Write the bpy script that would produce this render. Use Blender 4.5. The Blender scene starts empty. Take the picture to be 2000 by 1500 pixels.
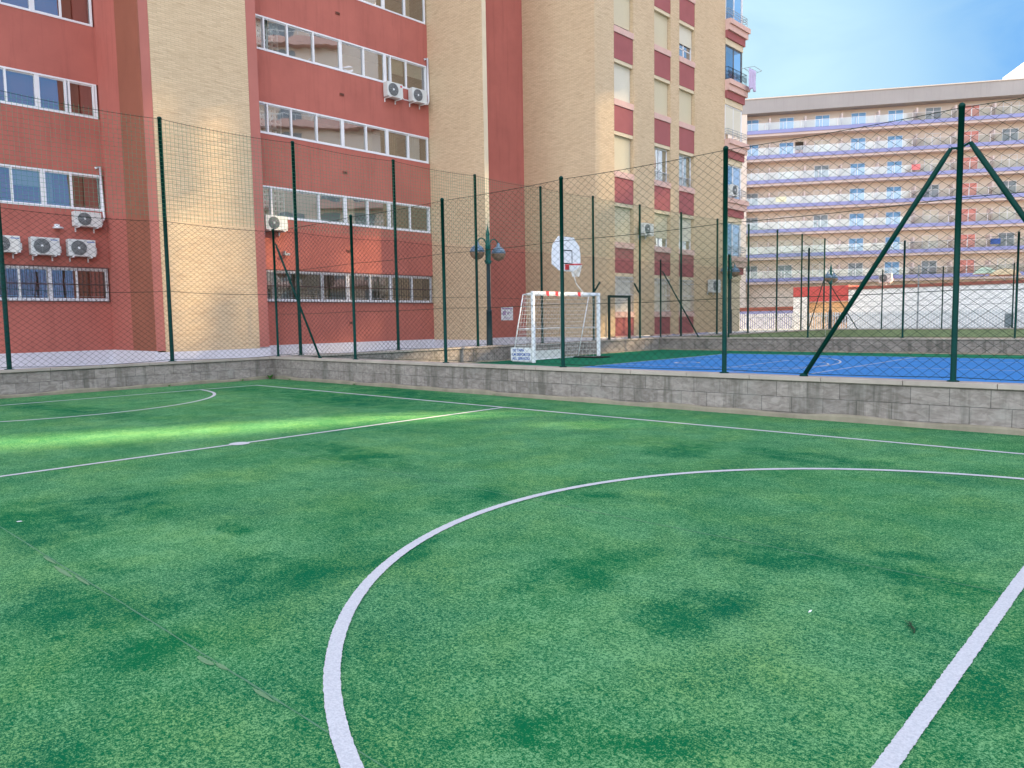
import bpy, math, random
from mathutils import Vector, Matrix
random.seed(7)
R_ = math.radians
# ---------------------------------------------------------------- camera
S = bpy.context.scene
COL = S.collection
YAW, PIT, ROL, FPX, HC = 0.748814311, -0.0829176354, -0.0165309634, 1478.31662, 1.38
f0 = Vector((-math.sin(YAW), math.cos(YAW), 0)); r0 = Vector((math.cos(YAW), math.sin(YAW), 0)); u0 = Vector((0, 0, 1))
cF = f0 * math.cos(PIT) + u0 * math.sin(PIT); cU = -f0 * math.sin(PIT) + u0 * math.cos(PIT)
cR = r0 * math.cos(ROL) + cU * math.sin(ROL); cU2 = -r0 * math.sin(ROL) + cU * math.cos(ROL)
cam_d = bpy.data.cameras.new('camera'); cam = bpy.data.objects.new('camera', cam_d); COL.objects.link(cam)
m = Matrix.Identity(4)
for i in range(3):
    m[i][0] = cR[i]; m[i][1] = cU2[i]; m[i][2] = -cF[i]
m[0][3], m[1][3], m[2][3] = 0, 0, HC
cam.matrix_world = m
cam_d.sensor_fit = 'HORIZONTAL'; cam_d.sensor_width = 36.0; cam_d.lens = FPX / 2000 * 36
cam_d.clip_start = 0.05; cam_d.clip_end = 3000
S.camera = cam
# ---------------------------------------------------------------- world, sun, exposure
SUN_EL = R_(28.6); SUN_D = Vector((0.766, 0.643, 0)).normalized()
W = bpy.data.worlds.new('World'); S.world = W; W.use_nodes = True
nt = W.node_tree; nt.nodes.clear()
sky = nt.nodes.new('ShaderNodeTexSky'); sky.sky_type = 'NISHITA'; sky.sun_disc = False
sky.sun_elevation = SUN_EL; sky.sun_rotation = math.atan2(SUN_D.x, SUN_D.y)
sky.air_density = 1.0; sky.dust_density = 1.5; sky.ozone_density = 1.0; sky.altitude = 20
tc = nt.nodes.new('ShaderNodeTexCoord')
def wn(t, **k):
    n = nt.nodes.new(t)
    for a, b in k.items(): setattr(n, a, b)
    return n
# hazy bright sky overall; above the hotel the clear blue part with thin veils, whiter towards the left
hs = wn('ShaderNodeHueSaturation'); hs.inputs['Saturation'].default_value = .50; hs.inputs['Value'].default_value = 1.0
mp = wn('ShaderNodeMapping'); mp.inputs['Scale'].default_value = (1.2, 1.2, 3.4); mp.inputs['Rotation'].default_value = (0, .5, 0)
no = wn('ShaderNodeTexNoise'); no.inputs['Scale'].default_value = 3.0; no.inputs['Detail'].default_value = 6; no.inputs['Roughness'].default_value = .55; no.inputs['Distortion'].default_value = .8
def dotr(d, a, b):
    n = wn('ShaderNodeVectorMath', operation='DOT_PRODUCT'); n.inputs[1].default_value = Vector(d).normalized()
    r = wn('ShaderNodeMapRange'); r.interpolation_type = 'SMOOTHSTEP'; r.inputs[1].default_value = a; r.inputs[2].default_value = b
    nt.links.new(tc.outputs['Generated'], n.inputs[0]); nt.links.new(n.outputs['Value'], r.inputs[0]); return r.outputs[0]
mask = dotr((-.10, .95, .30), .62, .84)
mask2 = dotr((.95, .22, .28), .80, .95)
left = dotr((-.50, .82, .20), .925, .995)
cl_ = wn('ShaderNodeMapRange'); cl_.inputs[1].default_value = .38; cl_.inputs[2].default_value = .72; cl_.inputs[3].default_value = 0; cl_.inputs[4].default_value = .75
mx1 = wn('ShaderNodeMix', data_type='RGBA'); mx1.inputs[6].default_value = (.215, .54, 1.04, 1); mx1.inputs[7].default_value = (.78, 1.10, 1.16, 1)
mx2 = wn('ShaderNodeMix', data_type='RGBA'); mx2.inputs[7].default_value = (.50, .80, 1.08, 1)
mx = wn('ShaderNodeMix', data_type='RGBA')
bg = wn('ShaderNodeBackground'); out = wn('ShaderNodeOutputWorld')
L = nt.links.new
L(tc.outputs['Generated'], mp.inputs[0]); L(mp.outputs[0], no.inputs['Vector']); L(no.outputs[0], cl_.inputs[0])
L(left, mx1.inputs[0]); L(mx1.outputs[2], mx2.inputs[6]); L(cl_.outputs[0], mx2.inputs[0])
L(sky.outputs[0], hs.inputs['Color']); L(hs.outputs[0], mx.inputs[6]); L(mx2.outputs[2], mx.inputs[7]); L(mask, mx.inputs[0])
mx3 = wn('ShaderNodeMix', data_type='RGBA'); mx3.inputs[7].default_value = (.27, .56, 1.12, 1)
L(mx.outputs[2], mx3.inputs[6]); L(mask2, mx3.inputs[0]); L(mx3.outputs[2], bg.inputs[0]); L(bg.outputs[0], out.inputs[0])
bg.inputs[1].default_value = 0.15
sd = bpy.data.lights.new('sun', 'SUN'); sun = bpy.data.objects.new('sun', sd); COL.objects.link(sun)
sd.energy = 3.9; sd.angle = R_(0.8); sd.color = (1.0, .76, .42)
sv = SUN_D * math.cos(SUN_EL) + Vector((0, 0, math.sin(SUN_EL)))
sun.rotation_euler = sv.to_track_quat('Z', 'Y').to_euler(); sun.location = (30, 60, 60)
S.view_settings.view_transform = 'Standard'; S.view_settings.look = 'None'; S.view_settings.gamma = 1.0
S.view_settings.exposure = 2.6
S.render.resolution_x = 1024; S.render.resolution_y = 768
S.cycles.max_bounces = 8; S.cycles.transparent_max_bounces = 24; S.cycles.diffuse_bounces = 4

# ---------------------------------------------------------------- materials
MATS = {}
def newmat(name):
    mt = bpy.data.materials.new(name); mt.use_nodes = True
    t = mt.node_tree; t.nodes.clear()
    o = t.nodes.new('ShaderNodeOutputMaterial'); b = t.nodes.new('ShaderNodeBsdfPrincipled')
    t.links.new(b.outputs[0], o.inputs[0])
    MATS[name] = mt
    return mt, t, b, o
def N(t, typ, **k):
    n = t.nodes.new(typ)
    for a, v in k.items(): setattr(n, a, v)
    return n
def math_(t, op, a, b=None, c=None, clamp=False):
    n = N(t, 'ShaderNodeMath', operation=op, use_clamp=clamp)
    for i, v in enumerate((a, b, c)):
        if v is None: continue
        if isinstance(v, (int, float)): n.inputs[i].default_value = v
        else: t.links.new(v, n.inputs[i])
    return n.outputs[0]
def mixc(t, f, a, b, mode='MIX'):
    n = N(t, 'ShaderNodeMix', data_type='RGBA', blend_type=mode)
    for i, v in ((0, f), (6, a), (7, b)):
        if isinstance(v, (int, float)): n.inputs[i].default_value = v
        elif isinstance(v, tuple): n.inputs[i].default_value = (*v[:3], 1)
        else: t.links.new(v, n.inputs[i])
    return n.outputs[2]
def noise(t, vec, scale, detail=4, rough=.55, dist=0):
    n = N(t, 'ShaderNodeTexNoise'); n.inputs['Scale'].default_value = scale; n.inputs['Detail'].default_value = detail
    n.inputs['Roughness'].default_value = rough; n.inputs['Distortion'].default_value = dist
    t.links.new(vec, n.inputs['Vector']); return n.outputs[0]
def pos(t): return N(t, 'ShaderNodeNewGeometry').outputs['Position']
def rng(t, v, a, b, c=0., d=1., smooth=False):
    n = N(t, 'ShaderNodeMapRange'); n.clamp = True
    if smooth: n.interpolation_type = 'SMOOTHSTEP'
    t.links.new(v, n.inputs[0])
    for i, x in enumerate((a, b, c, d)): n.inputs[i + 1].default_value = x
    return n.outputs[0]
def scl(t, vec, s):
    n = N(t, 'ShaderNodeMapping'); n.inputs['Scale'].default_value = s; t.links.new(vec, n.inputs[0]); return n.outputs[0]
def bump(t, b, h, strength=.3, dist=.01):
    n = N(t, 'ShaderNodeBump'); n.inputs['Strength'].default_value = strength; n.inputs['Distance'].default_value = dist
    t.links.new(h, n.inputs['Height']); t.links.new(n.outputs[0], b.inputs['Normal'])
def c8(r, g, b):
    return tuple(((x / 255) / 12.92 if x / 255 <= .04045 else ((x / 255 + .055) / 1.055) ** 2.4) for x in (r, g, b))
def pmat(name, col, rough=.6, var=.10, scale=2.0, bmp=0., bscale=60., metal=0., streak=0., spec=.22):
    mt, t, b, o = newmat(name)
    p = pos(t)
    n1 = noise(t, p, scale, 5, .6)
    f = rng(t, n1, .3, .7)
    lo = tuple(x * (1 - var) for x in col); hi = tuple(min(1, x * (1 + var)) for x in col)
    c = mixc(t, f, lo, hi)
    if streak:
        n2 = noise(t, scl(t, p, (2.5, 2.5, .18)), 2.0, 5, .65)
        c = mixc(t, rng(t, n2, .52, .78, 0, streak), c, tuple(x * .55 for x in col))
    t.links.new(c, b.inputs['Base Color'])
    b.inputs['Roughness'].default_value = rough; b.inputs['Metallic'].default_value = metal
    b.inputs['Specular IOR Level'].default_value = spec
    if bmp: bump(t, b, noise(t, p, bscale, 3, .6), bmp, .006)
    return mt
RED = (.45, .136, .105); CREAM = (.72, .56, .37)
M_red = pmat('red_render', RED, .85, .09, .8, .25, 45, streak=.42)
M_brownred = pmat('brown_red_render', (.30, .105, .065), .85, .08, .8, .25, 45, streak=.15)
M_pinkred = pmat('pale_red_render', (.46, .16, .13), .85, .06, 1.0, .2, 45)
M_panel = pmat('red_panel', (.36, .115, .115), .8, .07, 1.5, .1, 50)
M_pink = pmat('pink_sill_render', (.68, .44, .38), .8, .06, 2, .1, 50, streak=.15)
M_cream = pmat('cream_render', (.70, .57, .40), .85, .06, 1.5, .15, 50, streak=.15)
M_plinth = pmat('white_plinth', (.66, .62, .66), .7, .06, 1.3, .15, 50, streak=.3)
M_white = pmat('white_paint', (.80, .80, .80), .35, .04, 3)
M_frame = pmat('white_window_frame', (.78, .75, .76), .35, .04, 3)
M_shutter_plain = None
M_green = pmat('dark_green_powder_coat', (.0008, .034, .027), .5, .12, 6, spec=.12)
M_wire = pmat('green_plastic_wire', (.012, .028, .018), .5, .1, 6, spec=.2)
M_net = pmat('pale_green_net_cord', (.10, .26, .16), .8, .1, 3)
M_dark = pmat('dark_interior', (.07, .05, .035), .8, .15, 1.5)
M_gal = pmat('gallery_tan_wall', (.30, .22, .12), .8, .12, 1.2)
M_lat = pmat('pale_breeze_block', (.72, .71, .68), .85, .08, 6, .2, 60)
M_iron = pmat('brown_iron_bars', (.10, .055, .05), .55, .15, 5)
M_blackiron = pmat('black_iron', (.02, .022, .025), .5, .15, 5)
M_ac = pmat('offwhite_metal_casing', (.66, .65, .62), .4, .06, 4, streak=.15)
M_acdark = pmat('dark_grey_fan', (.14, .14, .14), .5, .15, 6)
M_grey = pmat('grey_metal', (.34, .35, .36), .45, .08, 5)
M_lampblk = pmat('dark_blue_green_lamp_metal', (.010, .030, .040), .4, .15, 6)
M_lampgrn = pmat('green_lamp_metal', (.006, .10, .085), .4, .12, 6)
M_capglobe = pmat('grey_blue_globe_cap', (.16, .23, .32), .3, .10, 10)
M_orange = pmat('orange_red_rim', (.60, .045, .05), .4, .05, 5)
M_redtape = pmat('red_tape', (.68, .05, .06), .5, .05, 5)
M_cord = pmat('white_cord', (.80, .80, .76), .8, .05, 5)
M_black = pmat('black_rubber', (.012, .014, .012), .7, .1, 8)
M_hotwall = pmat('hotel_peach_render', (.72, .61, .52), .9, .05, .3)
M_hotsof = pmat('hotel_pink_soffit', (.62, .50, .46), .9, .05, .3)
M_hotroof = pmat('hotel_grey_parapet', (.37, .34, .325), .9, .07, .25, streak=.25)
M_hotpur = pmat('hotel_lilac_fascia', (.29, .30, .53), .8, .06, .4)
M_hotred = pmat('hotel_coral_door', (.75, .30, .26), .7, .06, 1)
M_hotblue = pmat('hotel_blue_blind', (.20, .40, .66), .5, .08, 1)
M_hotgrey = pmat('hotel_grey_window', (.25, .29, .32), .3, .15, 1)
M_hotcurt = pmat('hotel_cream_curtain', (.72, .66, .56), .8, .1, 2)
M_peach = pmat('orange_peach_render', (.85, .50, .25), .8, .07, .8)
M_coral = pmat('coral_red_fascia', (.62, .10, .09), .7, .07, .8)
M_whitewall = pmat('white_render', (.92, .89, .86), .85, .04, .6, streak=.12)
M_lav = pmat('lavender_cloth', (.55, .46, .66), .9, .08, 6)
M_court3 = pmat('olive_green_court', (.13, .22, .11), .9, .10, 1)
M_redbrown = pmat('red_brown_tile', (.34, .11, .08), .8, .12, 2)
M_blueink = pmat('blue_banner_ink', (.04, .12, .42), .6, .05, 5)
M_signink = pmat('mauve_sign_ink', (.42, .30, .46), .6, .05, 5)
M_leaf = pmat('weed_green', (.06, .16, .03), .7, .3, 30)
M_twig = pmat('dark_twig', (.02, .045, .02), .8, .2, 30)
M_gate = pmat('black_green_gate_paint', (.006, .03, .024), .4, .12, 6)

def shutter_mat(name, col):
    mt, t, b, o = newmat(name); p = pos(t)
    sep = N(t, 'ShaderNodeSeparateXYZ'); t.links.new(p, sep.inputs[0])
    fr = math_(t, 'FRACT', math_(t, 'MULTIPLY', sep.outputs[2], 20.0))
    c = mixc(t, rng(t, fr, .0, .18), tuple(x * .72 for x in col), col)
    c = mixc(t, rng(t, noise(t, p, 2, 3), .3, .7, 0, .25), c, tuple(x * .85 for x in col))
    t.links.new(c, b.inputs['Base Color']); b.inputs['Roughness'].default_value = .6
    bump(t, b, math_(t, 'ABSOLUTE', math_(t, 'SUBTRACT', fr, .5)), .5, -.006); return mt
M_shut = shutter_mat('cream_roller_shutter', (.64, .55, .38))
M_shutp = shutter_mat('pale_roller_shutter', (.70, .64, .52))

def brick_mat():
    mt, t, b, o = newmat('thin_cream_brick'); p = pos(t)
    sep = N(t, 'ShaderNodeSeparateXYZ'); t.links.new(p, sep.inputs[0])
    cb = N(t, 'ShaderNodeCombineXYZ')
    t.links.new(math_(t, 'ADD', sep.outputs[0], sep.outputs[1]), cb.inputs[0]); t.links.new(sep.outputs[2], cb.inputs[1])
    br = N(t, 'ShaderNodeTexBrick'); br.offset = .5
    t.links.new(cb.outputs[0], br.inputs['Vector'])
    br.inputs['Color1'].default_value = (.70, .52, .33, 1); br.inputs['Color2'].default_value = (.57, .40, .245, 1)
    br.inputs['Mortar'].default_value = (.50, .365, .235, 1); br.inputs['Scale'].default_value = 1
    br.inputs['Mortar Size'].default_value = .007; br.inputs['Mortar Smooth'].default_value = .3; br.inputs['Bias'].default_value = -.35
    br.inputs['Brick Width'].default_value = .25; br.inputs['Row Height'].default_value = .062
    c = br.outputs['Color']
    n1 = noise(t, p, .7, 5, .6)
    c = mixc(t, rng(t, n1, .35, .7, 0, .35), c, (.55, .385, .235))
    n2 = noise(t, scl(t, cb.outputs[0], (1.2, 14, 1)), 1.6, 4, .7)
    c = mixc(t, rng(t, n2, .54, .68, 0, .62), c, (.38, .235, .14))
    t.links.new(c, b.inputs['Base Color']); b.inputs['Roughness'].default_value = .85
    bump(t, b, br.outputs['Fac'], .5, -.006); return mt
M_brick = brick_mat()

def block_mat(name, axis, off, zoff, mul=1.0):
    mt, t, b, o = newmat(name); p = pos(t)
    sep = N(t, 'ShaderNodeSeparateXYZ'); t.links.new(p, sep.inputs[0])
    cb = N(t, 'ShaderNodeCombineXYZ')
    t.links.new(math_(t, 'ADD', sep.outputs[axis], off), cb.inputs[0]); t.links.new(math_(t, 'ADD', sep.outputs[2], -zoff), cb.inputs[1])
    br = N(t, 'ShaderNodeTexBrick'); br.offset = .5
    t.links.new(cb.outputs[0], br.inputs['Vector'])
    br.inputs['Color1'].default_value = (.315 * mul, .255 * mul, .222 * mul, 1); br.inputs['Color2'].default_value = (.215 * mul, .172 * mul, .150 * mul, 1)
    br.inputs['Mortar'].default_value = (.085 * mul, .072 * mul, .062 * mul, 1); br.inputs['Scale'].default_value = 1
    br.inputs['Mortar Size'].default_value = .005; br.inputs['Mortar Smooth'].default_value = .4; br.inputs['Bias'].default_value = 0
    br.inputs['Brick Width'].default_value = .425; br.inputs['Row Height'].default_value = .21
    c = br.outputs['Color']
    n1 = noise(t, scl(t, p, (1, 1, 2.2)), 7, 7, .62, .8)
    c = mixc(t, rng(t, n1, .38, .66), mixc(t, .45, c, (.08 * mul, .068 * mul, .062 * mul)), mixc(t, .16, c, (.50 * mul, .47 * mul, .45 * mul)))
    n2 = noise(t, scl(t, p, (1.0, 1.0, .10)), 3.4, 5, .7)
    c = mixc(t, rng(t, n2, .52, .64, 0, .62), c, (.085 * mul, .075 * mul, .06 * mul))
    n3 = noise(t, p, 2.2, 4, .6)
    c = mixc(t, rng(t, n3, .56, .74, 0, .45), c, (.30 * mul, .275 * mul, .245 * mul))
    t.links.new(c, b.inputs['Base Color']); b.inputs['Roughness'].default_value = .92
    h = math_(t, 'ADD', math_(t, 'MULTIPLY', br.outputs['Fac'], -1.2), math_(t, 'MULTIPLY', n1, .9))
    bump(t, b, h, .7, .008); return mt
M_blockB = block_mat('split_face_block', 0, .425 * 5 + .165, .075)
M_blockA = block_mat('weathered_grey_block', 1, .1, .075, 1.15)
M_cap = pmat('concrete_coping', (.38, .315, .27), .85, .14, 2.5, .3, 80, streak=.2)
M_foot = pmat('sandy_concrete_footing', (.25, .215, .155), .95, .22, 3, .4, 40, streak=.3)

PATCHES = [[-6.079,1.617,.666,2.383,1.141,-1.392],[-5.831,2.194,1.423,3.85,3.292,-1.776],[-6.479,2.129,.75,2.342,5.182,-1.979],[-3.717,2.108,1.323,2.631,3.071,-.612],[-4.14,4.081,2.719,2.966,3.24,-.69],[-3.658,4.692,3.254,2.526,2.61,-3.251],[-2.451,3.228,2.052,1.979,4.104,-.277],[-1.934,4.199,3.015,1.26,1.252,-6.209],[-1.327,4.283,2.194,.561,-.243,-5.311],[-.813,4.162,4.369,.727,1.091,-4.593],[-2.775,7.361,1.311,.465,-.637,-4.06],[-4.049,6.938,2.761,1.613,1.69,-2.214],[-6.753,4.671,1.084,1.439,-.248,-4.253],[-4.591,1.486,3.59,10.536,6.201,-7.383],[-4.826,2.39,3.394,7.824,7.266,.992],[-4.131,1.209,1.014,3.875,3.52,-1.053],[-3.276,1.242,1.438,4.3,5.57,-2.317],[-1.665,1.789,3.137,3.469,7.286,-4.324],[-2.326,1.439,7.539,11.699,3.236,-3.718],[-2.695,.686,.762,4.319,9.376,-2.644],[-1.268,4.627,6.346,1.55,1.577,-9.62],[-11.399,9.345,.417,.496,-.15,-1.756],[-3.725,1.258,.798,2.87,12.074,-1.277],[-3.505,2.761,1.734,2.775,11.776,2.108],[-1.738,3.075,2.594,1.706,5.088,-2.551],[-.612,3.182,3.324,1.519,6.766,-1.548],[-12.352,8.125,.335,.497,.056,-1.469],[-14.399,4.176,.264,.869,.465,-2.349],[-1.383,1.952,2.471,1.74,7.532,-8.605]]
def turf_mat():
    mt, t, b, o = newmat('worn_green_artificial_turf'); p = pos(t)
    wob = N(t, 'ShaderNodeTexNoise'); wob.inputs['Scale'].default_value = 2.0; wob.inputs['Detail'].default_value = 6; wob.inputs['Roughness'].default_value = .62; t.links.new(p, wob.inputs['Vector'])
    vm = N(t, 'ShaderNodeVectorMath', operation='MULTIPLY_ADD'); t.links.new(wob.outputs[1], vm.inputs[0]); vm.inputs[1].default_value = (.85, .85, 0)
    of = N(t, 'ShaderNodeVectorMath', operation='ADD'); t.links.new(p, of.inputs[0]); of.inputs[1].default_value = (-.425, -.425, 0)
    t.links.new(of.outputs[0], vm.inputs[2]); q = vm.outputs[0]
    acc = None
    for (cx, cy, a, bb, c, d) in PATCHES:
        d1 = N(t, 'ShaderNodeVectorMath', operation='DOT_PRODUCT'); t.links.new(q, d1.inputs[0]); d1.inputs[1].default_value = (a, bb, 0)
        d2 = N(t, 'ShaderNodeVectorMath', operation='DOT_PRODUCT'); t.links.new(q, d2.inputs[0]); d2.inputs[1].default_value = (c, d, 0)
        e1 = math_(t, 'ADD', d1.outputs['Value'], -(a * cx + bb * cy)); e2 = math_(t, 'ADD', d2.outputs['Value'], -(c * cx + d * cy))
        r = math_(t, 'SQRT', math_(t, 'ADD', math_(t, 'MULTIPLY', e1, e1), math_(t, 'MULTIPLY', e2, e2)))
        v = math_(t, 'SUBTRACT', 1.0, rng(t, r, .25, 1.7, 0, 1, True))
        acc = v if acc is None else math_(t, 'MAXIMUM', acc, v)
    big = noise(t, p, .55, 6, .62, .5); med = noise(t, p, 3.2, 6, .68, .3); sml = noise(t, p, 16, 5, .7)
    n1 = noise(t, p, 60, 5, .82); n2 = noise(t, p, 150, 3, .85)
    g = math_(t, 'ADD', math_(t, 'MULTIPLY', n1, .55), math_(t, 'MULTIPLY', n2, .45))
    # share of dark, sand-free fibre: soft damp patches plus wear at several sizes
    D = math_(t, 'MULTIPLY', acc, rng(t, med, .32, .64, .05, .42))
    D = math_(t, 'ADD', D, rng(t, big, .36, .66, 0, .24))
    D = math_(t, 'ADD', D, rng(t, med, .36, .68, 0, .20))
    D = math_(t, 'ADD', D, rng(t, sml, .32, .68, 0, .34))
    f = rng(t, math_(t, 'ADD', g, math_(t, 'MULTIPLY', D, .150)), .492, .588)
    light = mixc(t, rng(t, noise(t, p, 1.3, 5, .6, .3), .42, .66), (.158, .350, .152), (.182, .350, .122))
    dark = mixc(t, rng(t, noise(t, p, .8, 4, .6), .4, .65), (.0035, .108, .036), (.002, .092, .040))
    c = mixc(t, f, light, dark)
    t.links.new(c, b.inputs['Base Color']); b.inputs['Roughness'].default_value = 1.0; b.inputs['Specular IOR Level'].default_value = 0.03
    bump(t, b, g, .35, .003); return mt
M_turf = turf_mat()
def line_mat(name, c0, c1):
    mt, t, b, o = newmat(name); p = pos(t)
    g = noise(t, p, 120, 3, .6)
    c = mixc(t, rng(t, g, .35, .65), c0, c1)
    t.links.new(c, b.inputs['Base Color']); b.inputs['Roughness'].default_value = .8; bump(t, b, g, .6, .006); return mt
M_line = line_mat('white_turf_fibre', (.40, .405, .43), (.53, .53, .545))
M_seam = line_mat('pale_green_seam', (.035, .14, .07), (.09, .22, .11))
M_sand = line_mat('sandy_seam_glue', (.07, .19, .08), (.14, .25, .12))
def court_mat(name, c0, c1):
    mt, t, b, o = newmat(name); p = pos(t)
    c = mixc(t, rng(t, noise(t, p, 1.1, 5, .6), .3, .7), c0, c1)
    c = mixc(t, rng(t, noise(t, p, 40, 3), .35, .65, 0, .3), c, tuple(x * .7 for x in c0))
    t.links.new(c, b.inputs['Base Color']); b.inputs['Roughness'].default_value = .9; b.inputs['Specular IOR Level'].default_value = .08; return mt
M_c2green = court_mat('green_court_paint', (.006, .12, .065), (.012, .18, .09))
M_c2blue = court_mat('blue_court_paint', (.038, .18, .45), (.055, .22, .52))
M_pave = court_mat('grey_paving', (.22, .21, .20), (.34, .32, .30))
M_ground = court_mat('dry_asphalt', (.12, .12, .12), (.19, .18, .17))

def glass_mat(name, refl, tint=(.9, .95, .95), rough=.015):
    mt = bpy.data.materials.new(name); mt.use_nodes = True; t = mt.node_tree; t.nodes.clear(); MATS[name] = mt
    o = N(t, 'ShaderNodeOutputMaterial'); gl = N(t, 'ShaderNodeBsdfGlossy'); gl.inputs['Roughness'].default_value = rough; gl.inputs[0].default_value = (1, 1, 1, 1)
    tr = N(t, 'ShaderNodeBsdfTransparent'); tr.inputs[0].default_value = (*tint, 1)
    lw = N(t, 'ShaderNodeFresnel'); lw.inputs['IOR'].default_value = 1.5
    nz = noise(t, pos(t), .8, 2); bm = N(t, 'ShaderNodeBump'); bm.inputs['Strength'].default_value = .06; bm.inputs['Distance'].default_value = .05
    t.links.new(nz, bm.inputs['Height']); t.links.new(bm.outputs[0], gl.inputs['Normal'])
    f = math_(t, 'ADD', lw.outputs[0], refl, clamp=True)
    mxs = N(t, 'ShaderNodeMixShader'); t.links.new(f, mxs.inputs[0]); t.links.new(tr.outputs[0], mxs.inputs[1]); t.links.new(gl.outputs[0], mxs.inputs[2])
    t.links.new(mxs.outputs[0], o.inputs[0]); return mt
M_glass = glass_mat('window_glass', .30, (.75, .78, .74))
M_rail = glass_mat('balcony_glass', .10, (.86, .95, .97), .05)
M_blueglass = glass_mat('blue_window_glass', .40, (.45, .6, .9))
def globe_mat():
    mt, t, b, o = newmat('smoked_brown_globe'); b.inputs['Base Color'].default_value = (.36, .20, .12, 1)
    b.inputs['Roughness'].default_value = .12; b.inputs['Transmission Weight'].default_value = .25; b.inputs['IOR'].default_value = 1.3
    n = noise(t, pos(t), 9, 3); t.links.new(mixc(t, rng(t, n, .3, .7), (.28, .17, .11), (.48, .32, .22)), b.inputs['Base Color']); return mt
M_globe = globe_mat()

# ---------------------------------------------------------------- mesh builder
class MB:
    def __init__(s): s.v = []; s.f = []; s.m = []; s.cur = 0
    def add(s, vs, fs):
        o = len(s.v); s.v += [tuple(v) for v in vs]
        for f in fs: s.f.append(tuple(i + o for i in f)); s.m.append(s.cur)
        return s
    def box(s, x0, x1, y0, y1, z0, z1):
        x0, x1 = sorted((x0, x1)); y0, y1 = sorted((y0, y1)); z0, z1 = sorted((z0, z1))
        return s.add([(x0, y0, z0), (x1, y0, z0), (x1, y1, z0), (x0, y1, z0), (x0, y0, z1), (x1, y0, z1), (x1, y1, z1), (x0, y1, z1)],
                     [(0, 3, 2, 1), (4, 5, 6, 7), (0, 1, 5, 4), (1, 2, 6, 5), (2, 3, 7, 6), (3, 0, 4, 7)])
    def tube(s, pts, r, n=8, caps=True, r2=None):
        pts = [Vector(p) for p in pts]; rings = []
        k = len(pts); ref = None
        for i, p in enumerate(pts):
            d = (pts[min(i + 1, k - 1)] - pts[max(i - 1, 0)]).normalized()
            if ref is None: ref = Vector((0, 0, 1)) if abs(d.z) < .9 else Vector((1, 0, 0))
            a = d.cross(ref).normalized(); b = d.cross(a).normalized(); ref = a.cross(d).normalized() if abs(a.cross(d).length) > 0 else ref
            rr = r if r2 is None else r + (r2 - r) * i / (k - 1)
            if isinstance(r, (list, tuple)): rr = r[i]
            rings.append([p + a * (rr * math.cos(2 * math.pi * j / n)) + b * (rr * math.sin(2 * math.pi * j / n)) for j in range(n)])
        vs = [v for rg in rings for v in rg]; fs = []
        for i in range(k - 1):
            for j in range(n):
                fs.append((i * n + j, i * n + (j + 1) % n, (i + 1) * n + (j + 1) % n, (i + 1) * n + j))
        if caps: fs.append(tuple(range(n))[::-1]); fs.append(tuple((k - 1) * n + j for j in range(n)))
        return s.add(vs, fs)
    def lathe(s, c, prof, n=20, axis='z'):
        c = Vector(c); vs = []; fs = []
        for (r, h) in prof:
            for j in range(n):
                a = 2 * math.pi * j / n
                if axis == 'z': vs.append(c + Vector((r * math.cos(a), r * math.sin(a), h)))
                else: vs.append(c + Vector((h, r * math.cos(a), r * math.sin(a))))
        for i in range(len(prof) - 1):
            for j in range(n): fs.append((i * n + j, i * n + (j + 1) % n, (i + 1) * n + (j + 1) % n, (i + 1) * n + j))
        fs.append(tuple(range(n))[::-1]); fs.append(tuple((len(prof) - 1) * n + j for j in range(n)))
        return s.add(vs, fs)
    def quad(s, a, b, c, d): return s.add([a, b, c, d], [(0, 1, 2, 3)])
    def build(s, name, mat, parent=None, smooth=False, bevel=0):
        me = bpy.data.meshes.new(name); me.from_pydata(s.v, [], s.f)
        mats = mat if isinstance(mat, (list, tuple)) else [mat]
        for x in mats: me.materials.append(x)
        for p, mi in zip(me.polygons, s.m): p.material_index = mi
        if smooth:
            for p in me.polygons: p.use_smooth = len(p.vertices) < 8
        me.update()
        o = bpy.data.objects.new(name, me); COL.objects.link(o)
        if parent is not None:
            o.parent = parent; o.matrix_parent_inverse = Matrix.Translation(parent.location).inverted()
        if bevel:
            md = o.modifiers.new('bevel', 'BEVEL'); md.width = bevel; md.segments = 2; md.limit_method = 'ANGLE'
        return o
def tag(o, label, cat, group=None, kind=None):
    if label: o['label'] = label
    if cat: o['category'] = cat
    if group: o['group'] = group
    if kind: o['kind'] = kind
    return o
def thing(name, label, cat, loc=(0, 0, 0), group=None):
    o = bpy.data.objects.new(name, None); COL.objects.link(o); o.location = loc; o.empty_display_size = .2
    return tag(o, label, cat, group)
def struct(name, mb, mat): return tag(mb.build(name, mat), None, None, None, 'structure')
def box(*a): return MB().box(*a)

# ================================================================= GROUND AND COURTS
XA, YB, YB2, YB3 = -17.80, 10.12, 28.66, 47.9
g = MB(); g.quad((-400, -400, -.03), (400, -400, -.03), (400, 400, -.03), (-400, 400, -.03)); struct('ground', g, M_ground)
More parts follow.
